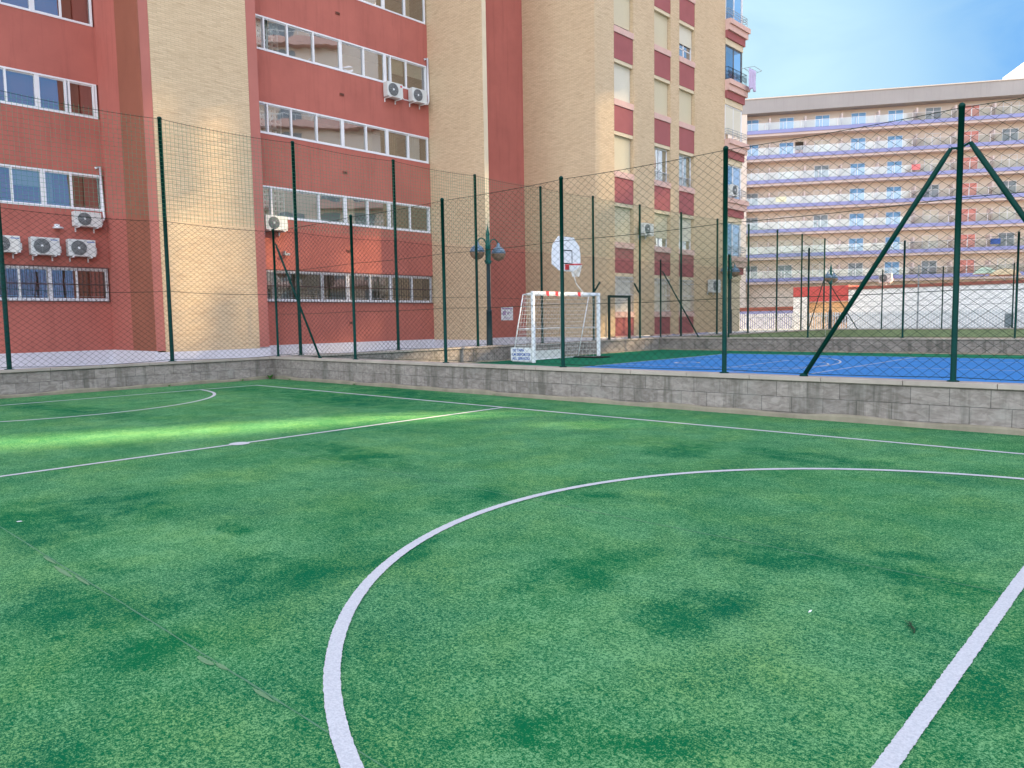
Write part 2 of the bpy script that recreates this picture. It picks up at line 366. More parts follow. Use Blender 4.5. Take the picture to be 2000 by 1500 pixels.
# playing surface, finely divided so that it undulates a little
def sheet(x0, x1, y0, y1, z, nx, ny, amp=0.0):
    mb = MB(); vs = []
    for j in range(ny + 1):
        for i in range(nx + 1):
            x = x0 + (x1 - x0) * i / nx; y = y0 + (y1 - y0) * j / ny
            vs.append((x, y, z + amp * math.sin(x * 1.3 + y * .7) * math.sin(y * 1.1 - x * .4)))
    fs = [(j * (nx + 1) + i, j * (nx + 1) + i + 1, (j + 1) * (nx + 1) + i + 1, (j + 1) * (nx + 1) + i) for j in range(ny) for i in range(nx)]
    return mb.add(vs, fs)
struct('turf_court', sheet(XA, 14, -9, YB, 0, 8, 8), M_turf)
struct('blue_court_surround', sheet(XA - .1, 16, YB + .2, YB2, .03, 2, 2), M_c2green)
struct('blue_court', sheet(-13.3, 12, 12.0, 26.2, .034, 2, 2), M_c2blue)
struct('olive_court', sheet(XA - .1, 20, YB2 + .25, YB3, .0, 2, 2), M_court3)
struct('pavement', sheet(-60, XA - .25, -30, 75, -.02, 2, 2), M_pave)
struct('street', sheet(XA - .25, 60, YB3 + .3, 75, -.02, 2, 2), M_pave)

# painted / woven lines
def strip(pts, w, z, step=.06, jit=.002, closed=False):
    """flat ragged-edged line along a polyline"""
    out = []
    for a, b in zip(pts[:-1], pts[1:]):
        a = Vector((*a, 0)); b = Vector((*b, 0)); n = max(1, int((b - a).length / step))
        for i in range(n): out.append(a.lerp(b, i / n))
    out.append(Vector((*pts[-1], 0)))
    vs = []; fs = []
    for i, p in enumerate(out):
        d = (out[min(i + 1, len(out) - 1)] - out[max(i - 1, 0)]).normalized(); nn = Vector((-d.y, d.x, 0))
        h = w / 2
        l = p + nn * (h + random.uniform(-jit, jit)); r = p - nn * (h + random.uniform(-jit, jit))
        vs += [(l.x, l.y, z), (r.x, r.y, z)]
    for i in range(len(out) - 1): fs.append((2 * i, 2 * i + 1, 2 * i + 3, 2 * i + 2))
    return vs, fs
ln = MB(); LW = .062
XE, XN, XH, YT, YC = -16.22, -.68, -8.32, 8.75, 4.25
ln.add(*strip([(XE, YT), (12, YT)], LW, .004, .04))
ln.add(*strip([(XE + LW, -4), (XE + LW, YT - LW / 2)], LW, .0045, .04))
ln.add(*strip([(XH, -.5), (XH, YT - LW / 2)], LW, .0045, .04))
ln.add(*strip([(XN, -.5), (XN, YT - LW / 2)], LW, .0045, .011, .0022))
def arc(cx, cy, r, a0, a1, n=90): return [(cx + r * math.cos(R_(a0 + (a1 - a0) * i / n)), cy + r * math.sin(R_(a0 + (a1 - a0) * i / n))) for i in range(n + 1)]
ln.add(*strip(arc(XN, YC, 3.2, 91.2, 268.8, 240), .066, .0050, .011, .0022))
ln.add(*strip(arc(XE + .03, YC, 3.15, 88, -88, 90), LW, .0050, .04))
ln.add([(XH + .115 * math.cos(i * .2618), YC + .115 * math.sin(i * .2618), .0055) for i in range(24)], [tuple(range(24))])
o = struct('court_lines', ln, M_line)
sm = MB()
for y in (1.36, 4.31, 7.25): sm.add(*strip([(-16.8, y), (12, y + .01)], .007, .002, .08, .0022))
struct('turf_seams', sm, M_seam)
sp = MB()
for (x, y, w, l) in ((-4.75, 1.33, .018, .16), (-4.5, 1.35, .012, .12), (-3.0, 1.34, .016, .07), (-2.9, 1.36, .012, .05), (-2.55, 1.35, .010, .08), (-5.05, 1.35, .012, .12)):
    pts = [(x + l * math.cos(a) * random.uniform(.8, 1.1), y + w * math.sin(a) * random.uniform(.6, 1.1), .003) for a in [k * .5236 for k in range(12)]]
    sp.add(pts, [tuple(range(12))])
struct('seam_glue_marks', sp, M_sand)
# basketball markings on the blue court
b2 = MB(); z2 = .038
b2.add(*strip([(-13.3, 12.0), (-13.3, 26.2)], .05, z2)); b2.add(*strip([(-13.27, 26.2), (12, 26.2)], .05, z2))
b2.add(*strip([(-9.6, 18.8), (-9.6, 22.9)], .05, z2)); b2.add(*strip([(-13.27, 18.8), (-9.63, 18.8)], .05, z2)); b2.add(*strip([(-13.27, 22.9), (-9.63, 22.9)], .05, z2))
b2.add(*strip(arc(-9.57, 20.85, 1.8, -89, 89, 40), .05, z2)); b2.add(*strip([(-6.9, 12.03), (-6.9, 26.17)], .05, z2))
b2.add(*strip(arc(-13.27, 20.85, 5.6, -66, 66, 60), .05, z2 + .001)); b2.add(*strip([(-6.87, 20.85), (6, 20.85)], .05, z2))
b2.add(*strip([(-6.87, 24.2), (6, 24.2)], .04, z2)); b2.add(*strip(arc(-11.7, 20.4, .35, 0, 300, 14), .09, z2))
struct('basketball_lines', b2, M_line)

# ================================================================= BOUNDARY WALLS
CAPZ = .57
def wall(name, label, axis, pos_, sgn, a0, a1, bm, thick=.2):
    """axis 'x': runs along x with its near face at y=pos_; axis 'y': runs along y with its face at x=pos_"""
    t = thing(name, label, 'wall', ((a0 + a1) / 2, pos_, 0) if axis == 'x' else (pos_, (a0 + a1) / 2, 0), 'block walls round the courts')
    def bx(d0, d1, z0, z1, e=0):
        if axis == 'x': return box(a0 + e, a1 - e, pos_ + d0 * sgn, pos_ + d1 * sgn, z0, z1)
        return box(pos_ + d0 * sgn, pos_ + d1 * sgn, a0 + e, a1 - e, z0, z1)
    bx(0, thick, -.03, .51).build('block_wall', bm, t)
    # footing with an uneven rounded top
    mb = MB(); n = int((a1 - a0) / .25); prof = lambda k: .075 + .022 * math.sin(k * .9) * math.sin(k * .23 + 1) + random.uniform(-.006, .006)
    vs = []; fs = []
    for k in range(n + 1):
        a = a0 + (a1 - a0) * k / n; h = prof(k)
        for (d, z) in ((-.035, -.02), (-.030, h * .7), (-.012, h), (.01, h + .006)):
            vs.append((a, pos_ + d * sgn, z) if axis == 'x' else (pos_ + d * sgn, a, z))
    for k in range(n):
        for j in range(3): fs.append((k * 4 + j, k * 4 + 4 + j, k * 4 + 5 + j, k * 4 + 1 + j))
    mb.add(vs, fs); mb.build('footing', M_foot, t)
    # coping stones with joints
    cp = MB(); L0 = a0; k = 0
    while L0 < a1 - .01:
        L1 = min(L0 + 1.0, a1); j = random.uniform(-.003, .003)
        if axis == 'x': cp.box(L0 + .003, L1 - .003, pos_ - (.035 + j) * sgn, pos_ + (thick + .035) * sgn, .5102, CAPZ + random.uniform(-.002, .001))
        else: cp.box(pos_ - (.035 + j) * sgn, pos_ + (thick + .035) * sgn, L0 + .003, L1 - .003, .5102, CAPZ + random.uniform(-.002, .001))
        L0 = L1
    cp.build('coping', M_cap, t, bevel=.006)
    return t
wall('block_wall_run', 'low grey block wall between the turf court and the red building, on the left', 'y', XA, -1, -9, YB + .2, M_blockA)
wall('block_wall_run', 'low split-face block wall running across between the turf court and the blue court', 'x', YB, 1, XA - .001, 14, M_blockB)
wall('block_wall_run', 'low block wall behind the goal, along the building side of the blue court', 'y', XA, -1, YB + .24, YB2 - .04, M_blockA)
wall('block_wall_run', 'low shaded block wall at the far end of the blue court', 'x', YB2, 1, XA - .001, 16, M_blockB)
M_olivewall = pmat('olive_green_painted_wall', (.22, .26, .14), .9, .10, 1.5, .3, 40, streak=.25)
wall('block_wall_run', 'olive green low wall on the building side of the farthest court', 'y', XA, -1, YB2 + .24, YB3 - .04, M_olivewall)
wall('block_wall_run', 'olive green low wall at the far end of the farthest court, before the white fence', 'x', YB3, 1, XA - .001, 20, M_olivewall)

# ================================================================= FENCES
def chain(mb, P, a0, a1, z0, z1, w=.15, h=.115, r=.0024):
    """diamond mesh; P(a,z)->xyz. straight wires clipped to the panel, each lightly waved"""
    sl = h / w
    H = z1 - z0
    for sgn in (1, -1):
        k = math.floor((a0 - H / sl) / w) if sgn == 1 else math.floor(a0 / w)
        end = a1 if sgn == 1 else a1 + H / sl
        while k * w < end:
            s = k * w   # at z0
            # a(z) = s + sgn*(z-z0)/sl
            za, zb = z0, z1
            if sgn == 1:
                za = max(z0, z0 + (a0 - s) * sl); zb = min(z1, z0 + (a1 - s) * sl)
            else:
                za = max(z0, z0 + (s - a1) * sl); zb = min(z1, z0 + (s - a0) * sl)
            if zb - za > .02:
                n = max(1, int((zb - za) / .8)); pts = []
                for i in range(n + 1):
                    z = za + (zb - za) * i / n; a = s + sgn * (z - z0) / sl
                    if 0 < i < n: a += random.uniform(-.006, .006); 
                    pts.append(P(a, z, sgn * .0033))
                mb.tube(pts, r, 3, False)
            k += 1
    return mb
def net(mb, P, a0, a1, z0, z1, s=.095, r=.0036):
    k = 0; a = a0
    while a <= a1:
        n = 4; mb.tube([P(a + (random.uniform(-.008, .008) if 0 < i < n else 0), z0 + (z1 - z0) * i / n, .003) for i in range(n + 1)], r, 3, False); a += s
    z = z0 + s
    while z < z1 - .02:
        n = max(2, int((a1 - a0) / 1.1)); mb.tube([P(a0 + (a1 - a0) * i / n, z - .012 * math.sin(i * 3.14 / 3) ** 2 + random.uniform(-.004, .004), -.003) for i in range(n + 1)], r, 3, False); z += s
    return mb
def wires(mb, P, posts, zs, r=.0045, sag=.02):
    for z in zs:
        for a, b in zip(posts[:-1], posts[1:]):
            mb.tube([P(a + (b - a) * i / 6, z - sag * 4 * (i / 6) * (1 - i / 6), 0) for i in range(7)], r, 4, False)
    return mb
def post(x, y, z0, z1, r, parent, mat=M_green):
    mb = MB(); mb.lathe((x, y, 0), [(r * 2.0, z0 - .004), (r * 2.0, z0 + .012), (r, z0 + .02), (r, z1 - .03), (r * 1.12, z1 - .03), (r * 1.12, z1), (r * .7, z1 + .02), (r * .1, z1 + .028)], 14)
    return mb.build('post', mat, parent, smooth=True)
def brace(p_top, p_bot, r, parent, kink):
    p_top = Vector(p_top); p_bot = Vector(p_bot); d = (p_bot - p_top).normalized()
    mb = MB(); s = Vector(kink)   # bracket from the post to the flattened end of the tube
    mb.tube([s, p_top], r * .45, 8); mb.tube([p_top, p_top + d * .16, p_top + d * .5, p_bot], [r * .75, r * 1.0, r, r], 12)
    mb.lathe((p_bot.x, p_bot.y, 0), [(r * 1.8, CAPZ - .003), (r * 1.8, CAPZ + .014), (r * 1.1, CAPZ + .04)], 12)
    return mb.build('brace', M_green, parent, smooth=True)
# near fence on the cross wall
TOPZ = 3.80
YF = YB + .10
fb = thing('chain_link_fence', 'nearest dark green chain-link fence, standing on the split-face block wall across the picture', 'fence', (-6, YF, CAPZ), 'chain-link fences of the courts')
PB = [-17.72, -14.36, -11.30, -8.28, -5.25, -2.28, .74, 3.76, 6.78]
for x in PB: post(x, YF, CAPZ, 3.80, .034 if x > -17 else .031, fb)
Pf = lambda a, z, d: (a, YF + .038 - .0 + d, z)
chain(MB(), Pf, PB[0], PB[-1], .60, 3.77).build('chain_mesh', M_wire, fb)
for zw in (.62, 1.66, 2.74, 3.775): wires(MB(), lambda a, z, d: (a, YF + .030, z), PB, (zw,), .0045, .02).build('tension_wire', M_wire, fb)
brace((-2.28 - .10, YF - .0, 3.32), (-4.08, YF, CAPZ), .031, fb, (-2.28, YF, 3.31))
brace((-2.28 + .10, YF - .0, 3.36), (-.50, YF, CAPZ), .031, fb, (-2.28, YF, 3.31))
brace((-17.72 + .10, YF, 3.43), (-15.80, YF, CAPZ), .026, fb, (-17.72, YF, 3.42))
# tall fence along the building side
XF = XA - .10
ft = thing('tall_net_fence', 'tall green-posted fence along the building side, chain link below and pale netting above', 'fence', (XF, 20, CAPZ))
PA = [-5.9, -2.5, .95, 4.30, 7.58, 10.99, 14.30, 17.64, 20.92, 24.03, 27.29, 30.65, 34.05, 37.4, 40.9, 44.3, 47.8]
for y in PA: post(XF, y, CAPZ, 6.14, .045, ft)
Pt = lambda a, z, d: (XF + .048 + d, a, z)
chain(MB(), Pt, PA[0], PA[-1], .60, 3.78, r=.0030).build('chain_mesh', M_wire, ft)
net(MB(), Pt, PA[0], PA[-1], 3.82, 6.10).build('upper_net', M_net, ft)
for zw in (.62, 2.2, 3.80, 6.10): wires(MB(), lambda a, z, d: (XF + .050, a, z), PA, (zw,), .0055, .05).build('tension_wire', M_wire, ft)
for y0, s in ((24.03, 1), (27.29, -1)):
    mb = MB(); mb.tube([(XF, y0, 2.42), (XF, y0 + .42 * s, 2.86)], .035, 8); mb.build('brace', M_green, ft, smooth=True)
# far fence of the blue court
YF2 = YB2 + .10
f2 = thing('chain_link_fence', 'dark green chain-link fence on the shaded wall at the far end of the blue court', 'fence', (-6, YF2, CAPZ), 'chain-link fences of the courts')
P2 = [-17.80, -14.60, -11.35, -8.03, -4.70, -1.4, 1.9, 5.2]
for x in P2: post(x, YF2, CAPZ, 3.92, .034, f2)
chain(MB(), lambda a, z, d: (a, YF2 + .04 + d, z), P2[0], P2[-1], .60, 3.85, r=.0030).build('chain_mesh', M_wire, f2)
for zw in (.62, 1.7, 2.8, 3.86): wires(MB(), lambda a, z, d: (a, YF2 + .03, z), P2, (zw,), .0050, .02).build('tension_wire', M_wire, f2)
brace((-17.80 + .1, YF2, 3.42), (-15.95, YF2, CAPZ), .028, f2, (-17.80, YF2, 3.42))
YF3 = YB3 + .10
f3 = thing('chain_link_fence', 'distant chain-link fence on the olive wall, in front of the white building', 'fence', (-6, YF3, CAPZ), 'chain-link fences of the courts')
P3 = [-17.9, -14.57, -11.37, -8.0, -4.7, -1.4, 1.9]
for x in P3[1:]: post(x, YF3, CAPZ, 4.02, .034, f3)
chain(MB(), lambda a, z, d: (a, YF3 + .04 + d, z), P3[0], P3[-1], .60, 3.95, r=.0030).build('chain_mesh', M_wire, f3)
for zw in (.62, 2.2, 3.96): wires(MB(), lambda a, z, d: (a, YF3 + .03, z), P3, (zw,), .006, .02).build('tension_wire', M_wire, f3)
brace((-17.8, YF3, 3.6), (-15.95, YF3, CAPZ), .028, f3, (-17.9, YF3, 3.6))
brace((-18.0, YF3, 3.6), (-18.9, YF3, CAPZ), .028, f3, (-17.9, YF3, 3.6))
# small gate frame in the tall fence
gt = thing('gate_frame', 'small black metal gate frame set into the tall fence right of the goal', 'gate', (XF, 25.9, CAPZ))
box(XF - .12, XF - .05, 25.13, 25.23, CAPZ, 2.36).build('gate_post', M_gate, gt, bevel=.008)
box(XF - .12, XF - .05, 26.55, 26.68, CAPZ, 2.36).build('gate_post', M_gate, gt, bevel=.008)
box(XF - .12, XF - .05, 25.2305, 26.5495, 2.26, 2.36).build('top_rail', M_gate, gt, bevel=.008)

# ================================================================= APARTMENT BUILDING
XM, XL, XB1, XR = -24.70, -27.30, -23.80, -19.00
TOP = 34.0
bld = thing('apartment_building', 'large stepped apartment block in dark red render and thin cream brick', 'building', (-26, 16, 0))
def part(mb, name, mat, parent=bld, **k): return mb.build(name, mat, parent, **k)
PZ = .64
# --- window band helper (wall at x=X, y0..y1) ; openings are real, with a gallery behind
def band_wall(X, y0, y1, rows, mat, z0=PZ, z1=TOP, th=.22, endpost=None):
    zs = [z0]; mb = MB()
    prev = z0
    for (a, b) in rows:
        mb.box(X - th, X, y0, y1, prev, a); prev = b
    mb.box(X - th, X, y0, y1, prev, z1)
    return mb
rowsM = [(2.22, 3.32), (5.16, 6.27), (8.06, 9.14), (10.90, 12.06), (13.74, 14.90), (16.6, 17.7), (19.5, 20.6), (22.4, 23.5)]
rowsL = [(2.27, 3.34), (5.22, 6.40), (8.22, 9.33), (11.16, 12.3), (14.1, 15.2), (17.0, 18.1), (20, 21.1)]
part(band_wall(XM, 12.9, 21.70, rowsM, M_red), 'red_facade', M_red)
part(band_wall(XL, -6, 9.62, rowsL, M_red), 'red_facade', M_red)
# galleries behind the bands
def gallery(X, y0, y1, rows, dep=1.5):
    mb = MB()
    mb.box(X - dep - .2, X - dep, y0, y1, PZ, rows[-1][1] + .5)
    part(mb, 'gallery_back_wall', M_gal)
    fl = MB()
    for (a, b) in rows: fl.box(X - dep, X - .222, y0, y1, b + .12, b + .3)
    fl.box(X - dep, X - .222, y1 - .1, y1, PZ, rows[-1][1]); fl.box(X - dep, X - .222, y0, y0 + .1, PZ, rows[-1][1])
    part(fl, 'gallery_slabs', M_dark)
gallery(XM, 12.9, 21.69, rowsM); gallery(XL, -6, 9.61, rowsL)
def window_row(X, ya, yb, z0, z1, mull, wide, parent=bld, glass=M_glass, grille=False, openings=()):
    w = MB(); ft_ = .055; d0, d1 = X - .10, X + .015
    w.box(d0, d1, ya, yb, z0, z0 + ft_); w.box(d0, d1, ya, yb, z1 - ft_, z1)
    w.box(d0, d1, ya, ya + ft_, z0 + ft_, z1 - ft_); w.box(d0, d1, yb - ft_, yb, z0 + ft_, z1 - ft_)
    for i, y in enumerate(mull):
        h = .065 if i in wide else .028
        w.box(d0 + .01, d1 - .004, y - h, y + h, z0 + ft_, z1 - ft_)
    edges = [ya + ft_] + list(mull) + [yb - ft_]
    for i in range(len(edges) - 1):   # sash frames
        a, b = edges[i], edges[i + 1]; off = X - .035 if i % 2 else X - .065
        for (p, q, r, s) in ((a, b, z0 + ft_, z0 + ft_ + .035), (a, b, z1 - ft_ - .035, z1 - ft_)):
            w.box(off - .012, off + .012, p, q, r, s)
    fr = w.build('window', M_frame, parent)
    gm = MB()
    for i in range(len(edges) - 1):
        a, b = edges[i] + .02, edges[i + 1] - .02; off = X - .035 if i % 2 else X - .065
        if i in openings: a += (b - a) * .18
        tl = random.uniform(-.004, .004)
        gm.quad((off + tl, a, z0 + .09), (off - tl, b, z0 + .09), (off - tl, b, z1 - .09), (off + tl, a, z1 - .09))
    gm.build('pane', glass, fr)
    # odd curtains and blinds behind some panes
    for i in range(len(edges) - 1):
        if random.random() < .34:
            a, b = edges[i] + .05, edges[i + 1] - .05; kind = random.random(); cm = MB(); xo = X - .17
            if kind < .5:      # side curtain, pleated
                b = a + (b - a) * random.uniform(.35, .8); vs = []
                for q_ in range(13): vs += [(xo + .02 * (q_ % 2), a + (b - a) * q_ / 12, z0 + .10), (xo + .02 * (q_ % 2), a + (b - a) * q_ / 12, z1 - .06)]
                cm.add(vs, [(2 * q_, 2 * q_ + 2, 2 * q_ + 3, 2 * q_ + 1) for q_ in range(12)]); cm.build('curtain', random.choice((M_cream, M_whitewall, M_gal)), fr)
            else:              # blind pulled part of the way down
                cm.box(xo, xo + .02, a, b, z1 - (z1 - z0) * random.uniform(.25, .7), z1 - .06); cm.build('blind', random.choice((M_shutp, M_shut, M_dark)), fr)
    # inner safety rail
    rl = MB(); rl.tube([(X - .30, ya, z0 + .16), (X - .30, yb, z0 + .16)], .016, 6); rl.build('inner_rail', M_frame, fr)
    if grille:
        gg = MB(); y = ya + .03
        while y < yb: gg.box(X + .075, X + .088, y - .007, y + .007, z0 - .04, z1 + .04); y += .125
        for z in (z0 - .02, (z0 + z1) / 2, z1 + .02): gg.box(X + .062, X + .0745, ya - .02, yb + .02, z - .014, z + .014)
        for y in (ya + .1, (ya + yb) / 2, yb - .1):
            for z in (z0 - .02, z1 + .02): gg.box(X - .01, X + .0615, y - .012, y + .012, z - .01, z + .01)
        gg.build('grille', M_iron, fr)
    return fr
mullM = [14.22, 15.14, 16.20, 17.35, 18.43, 19.45, 20.55]
for k, (a, b) in enumerate(rowsM[:6]):
    mm = [y + random.uniform(-.02, .02) for y in mullM]
    if k in (1, 3): mm.insert(6, mm[5] + .28)
    window_row(XM, 13.0, 21.62, a, b, mm, {3, 5}, grille=(k == 0), openings=(1,) if k == 3 else ())
mullL = [-4.5, -3.6, -2.7, -1.8, -.9, 0, .9, 1.8, 2.7, 3.55, 4.4, 5.25, 6.1, 6.98, 7.83, 8.63]
for k, (a, b) in enumerate(rowsL[:5]):
    mm = [y + random.uniform(-.015, .015) for y in mullL]
    if k == 2: mm += [8.74, 9.46]
    window_row(XL, -5.4, 9.56, a, b, mm, {2, 6, 10, 14}, grille=(k == 0))
# breeze-block screens seen through the glass at the left end of each middle row
for k, (a, b) in enumerate(rowsM[:5]):
    mb = MB(); X0 = XM - .40; zz = a - .4; s = .18
    ny = 9; nz = int((b + .1 - zz) / s) + 1; y0 = 13.1
    for i in range(ny + 1): mb.box(X0 - .07, X0 + .07, y0 + i * s * 1.12 - .035, y0 + i * s * 1.12 + .035, zz, zz + nz * s)
    for j in range(nz + 1):
        for i in range(ny): mb.box(X0 - .065, X0 + .065, y0 + i * s * 1.12 + .0352, y0 + (i + 1) * s * 1.12 - .0352, zz + j * s - .03, zz + j * s + .03)
    part(mb, 'breeze_block_screen', M_lat); part(box(X0 - .20, X0 - .12, y0 - .02, y0 + 1.86, zz, zz + nz * s), 'screen_backing', M_dark)
# return wall left of the brick column, brick column 1, strips
mb = MB(); mb.box(XL - .3, XB1 - .02, 9.62, 9.66, PZ, TOP); part(mb, 'return_wall', M_red)
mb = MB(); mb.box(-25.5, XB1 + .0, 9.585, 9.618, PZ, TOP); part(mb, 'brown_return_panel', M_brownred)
for ya, yb in ((9.62, 9.90), (13.05, 13.41)): part(box(XB1 - .6, XB1, ya, yb, PZ + .001, TOP), 'pale_red_strip', M_pinkred)
mb = MB(); mb.box(XB1 - .6, XB1 + .012, 9.902, 13.048, PZ - .04, TOP); part(mb, 'brick_column', M_brick)
mb = MB(); mb.box(XM - 2, XB1 - .6, 9.67, 12.95, PZ, TOP); part(mb, 'core_wall', M_red)
# brick fin 2, red recess, brick block 3
mb = MB(); mb.box(-34, -21.47, 21.702, 21.93, PZ, TOP); part(mb, 'brick_fin', M_brick)
mb = MB(); mb.box(-21.468, -21.455, 21.705, 21.928, PZ, TOP); part(mb, 'cream_corner_trim', M_cream)
mb = MB(); mb.box(-34, -22.94, 21.932, 25.70, PZ, TOP); part(mb, 'red_recess_wall', M_red)
COLS = [(27.05, 28.50), (30.17, 31.58), (32.33, 33.78)]
PIER = [(25.702, 27.05), (28.50, 30.17), (31.58, 32.33), (33.78, 36.86)]
YR1 = 36.86
mb = MB(); mb.box(-34, XR - .26, 25.702, YR1, PZ, TOP); 
for a, b in PIER: mb.box(XR - .26, XR, a, b, PZ, TOP)
part(mb, 'brick_block', M_brick)
# floors of the right-hand columns
FL = [1.46 + 2.985 * k for k in range(9)]   # top of each red panel
for (a, b) in COLS:
    for k, z in enumerate(FL):
        zb = z - 1.06 if k else .66
        part(box(XR - .26, XR - .025, a + .002, b - .002, zb, z), 'red_panel', M_panel)
        part(box(XR - .26, XR + .02, a - .012, b + .012, z + .002, z + .25), 'sill', M_pink)
        part(box(XR - .26, XR - .04, a + .002, b - .002, z + 2.985 - 1.06 - .15, z + 2.985 - 1.062), 'lintel', M_cream)
    part(box(XR - .2, XR + .03, a - .05, b + .05, .60, .655), 'lower_sill', M_pink)
def rwin(col, k, mode):
    a, b = COLS[col]; z0 = FL[k] + .251; z1 = FL[k] + 2.985 - 1.06 - .151; X = XR - .20
    fr = MB(); e = .05
    fr.box(X - .05, X, a + .003, a + e, z0, z1); fr.box(X - .05, X, b - e, b - .003, z0, z1); fr.box(X - .05, X, a + e, b - e, z1 - e, z1); fr.box(X - .05, X, a + e, b - e, z0, z0 + e)
    if mode != 'shut': fr.box(X - .045, X - .005, (a + b) / 2 - .035, (a + b) / 2 + .035, z0 + e, z1 - e); fr.box(X - .045, X - .005, a + e, b - e, z0 + .45, z0 + .49)
    f = fr.build('window', M_frame, bld)
    cover = {'shut': 1.0, 'gap': .9, 'half': .55, 'low': .72, 'glass': .0}[mode]
    zs = z1 - (z1 - z0) * cover
    if cover > 0: box(X + .002, X + .03, a + .012, b - .03, zs, z1 - .002).build('shutter', M_shut if (col + k) % 3 else M_shutp, f)
    if cover < 1:
        q = MB(); q.quad((X - .03, a + e, z0 + e), (X - .03, b - e, z0 + e), (X - .03, b - e, z1 - e), (X - .03, a + e, z1 - e)); q.build('pane', M_blueglass if k >= 4 else M_glass, f)
        q = MB(); q.quad((X - .056, a, z0), (X - .056, b, z0), (X - .056, b, z1), (X - .056, a, z1)); q.build('curtain', M_hotcurt if k < 4 else M_hotgrey, f)
        if mode == 'glass':
            r = MB()
            r.tube([(X + .10, a + .02, z0 + .42), (X + .10, b - .02, z0 + .42)], .014, 6); r.tube([(X + .10, a + .02, z0 + .05), (X + .10, b - .02, z0 + .05)], .012, 6)
            for i in range(9): yy = a + .06 + (b - a - .12) * i / 8; r.tube([(X + .10, yy, z0 + .05), (X + .10, yy, z0 + .42)], .007, 5)
            r.build('rail', M_grey, f)
    if k == 0:
        g_ = MB(); X2 = XR - .03
        for i in range(11): yy = a + .04 + (b - a - .08) * i / 10; g_.box(X2 - .007, X2 + .007, yy - .007, yy + .007, z0 + .02, z1 - .02)
        for z in (z0 + .03, z0 + .75, z1 - .20, z1 - .03): g_.box(X2 - .024, X2 - .0075, a + .01, b - .01, z - .012, z + .012)
        g_.build('grille', M_frame, f)
modes = {(0, 0): 'shut', (0, 1): 'shut', (0, 2): 'shut', (0, 3): 'shut', (0, 4): 'gap', (0, 5): 'shut',
         (1, 0): 'shut', (1, 1): 'low', (1, 2): 'glass', (1, 3): 'shut', (1, 4): 'shut', (1, 5): 'half',
         (2, 0): 'shut', (2, 1): 'low', (2, 2): 'glass', (2, 3): 'shut', (2, 4): 'half', (2, 5): 'shut'}
for c in range(3):
    for k in range(7): rwin(c, k, modes.get((c, k), 'shut'))
# plinth all round
pl = MB()
pl.box(XL - .3, XL + .03, -6, 9.56, -.02, PZ - .002); pl.box(XL + .032, XB1 + .03, 9.56, 9.64, -.02, PZ - .002)
pl.box(XB1 - .6, XB1 + .03, 9.642, 13.43, -.02, PZ - .042); pl.box(XM - .3, XM + .03, 13.432, 21.66, -.02, PZ + .02)
pl.box(XM + .032, -21.43, 21.66, 21.95, -.02, PZ + .0); pl.box(-23.2, -22.91, 21.952, 25.66, -.02, PZ + .03); pl.box(-22.908, XR + .03, 25.66, 25.75, -.02, PZ - .002); pl.box(XR - .3, XR + .03, 25.752, 40, -.02, PZ - .05)
part(pl, 'plinth', M_plinth)
# --- projecting balcony bay at the right-hand end
YB0, YB1_ = YR1 + .002, 38.75
part(box(-34, XR - .9, YB0, YB1_ + .2, PZ, TOP), 'bay_core', M_cream)
for k, z in enumerate(FL):
    if k == 0: continue
    zt = z + .02
    sb = part(box(XR - .9, XR + .30, YB0, YB1_ + .35, zt - .12, zt + .12), 'balcony_slab', M_pink)
    box(XR - .9, XR + .22, YB0, YB1_ + .25, zt - .42, zt - .122).build('fascia', M_pink, sb)
    part(box(XR - .9, XR + .12, YB0, YB1_ + .12, zt - .80, zt - .422), 'red_band', M_panel)
    part(box(XR - .9, XR + .04, YB0, YB1_ + .02, zt - 1.10, zt - .802), 'balcony_lintel', M_cream)
def bay(k, kind):
    z0 = FL[k] + .142; z1 = FL[k] + 2.985 + .02 - 1.102; X = XR
    fr = MB(); ya, yb = YB0 + .003, YB1_
    fr.box(X - .06, X, ya, ya + .06, z0, z1); fr.box(X - .06, X, yb - .10, yb, z0, z1); fr.box(X - .05, X, ya + .06, yb - .1, z1 - .06, z1)
    fr.box(X - .05, X - .01, (ya + yb) / 2 - .03, (ya + yb) / 2 + .03, z0, z1 - .06)
    f = fr.build('window', M_frame if kind != 'iron' else M_acdark, bld)
    if kind == 'shut':
        box(X - .03, X - .015, ya + .06, yb - .1, z0 + .3, z1 - .06).build('shutter', M_shutp, f)
    else:
        q = MB(); q.quad((X - .03, ya + .05, z0), (X - .03, yb - .1, z0), (X - .03, yb - .1, z1 - .05), (X - .03, ya + .05, z1 - .05)); q.build('pane', M_blueglass, f)
        q = MB(); q.quad((X - .5, ya, z0), (X - .5, yb, z0), (X - .5, yb, z1), (X - .5, ya, z1)); q.build('curtain', M_hotgrey, f)
    r = MB(); xr = X + .16; ye = yb + .22
    mt = M_blackiron if kind == 'iron' else M_grey
    for h in ((.28, .40, .52) if kind != 'iron' else (.05, .62)):
        r.tube([(X, ya + .02, z0 + h), (xr, ya + .02, z0 + h), (xr, ye, z0 + h), (X - .6, ye, z0 + h)], .014, 6)
    n = 5 if kind != 'iron' else 15
    for i in range(n):
        yy = ya + .03 + (ye - ya - .03) * i / (n - 1); r.tube([(xr, yy, z0 - .02), (xr, yy, z0 + (.52 if kind != 'iron' else .62))], .010, 5)
        if kind == 'iron' and i < n - 1:
            r.tube([(xr, yy + .06 + .045 * math.cos(t_), z0 + .33 + .13 * math.sin(t_)) for t_ in [q_ * .785 for q_ in range(9)]], .008, 5, False)
    r.build('balcony_railing', mt, f)
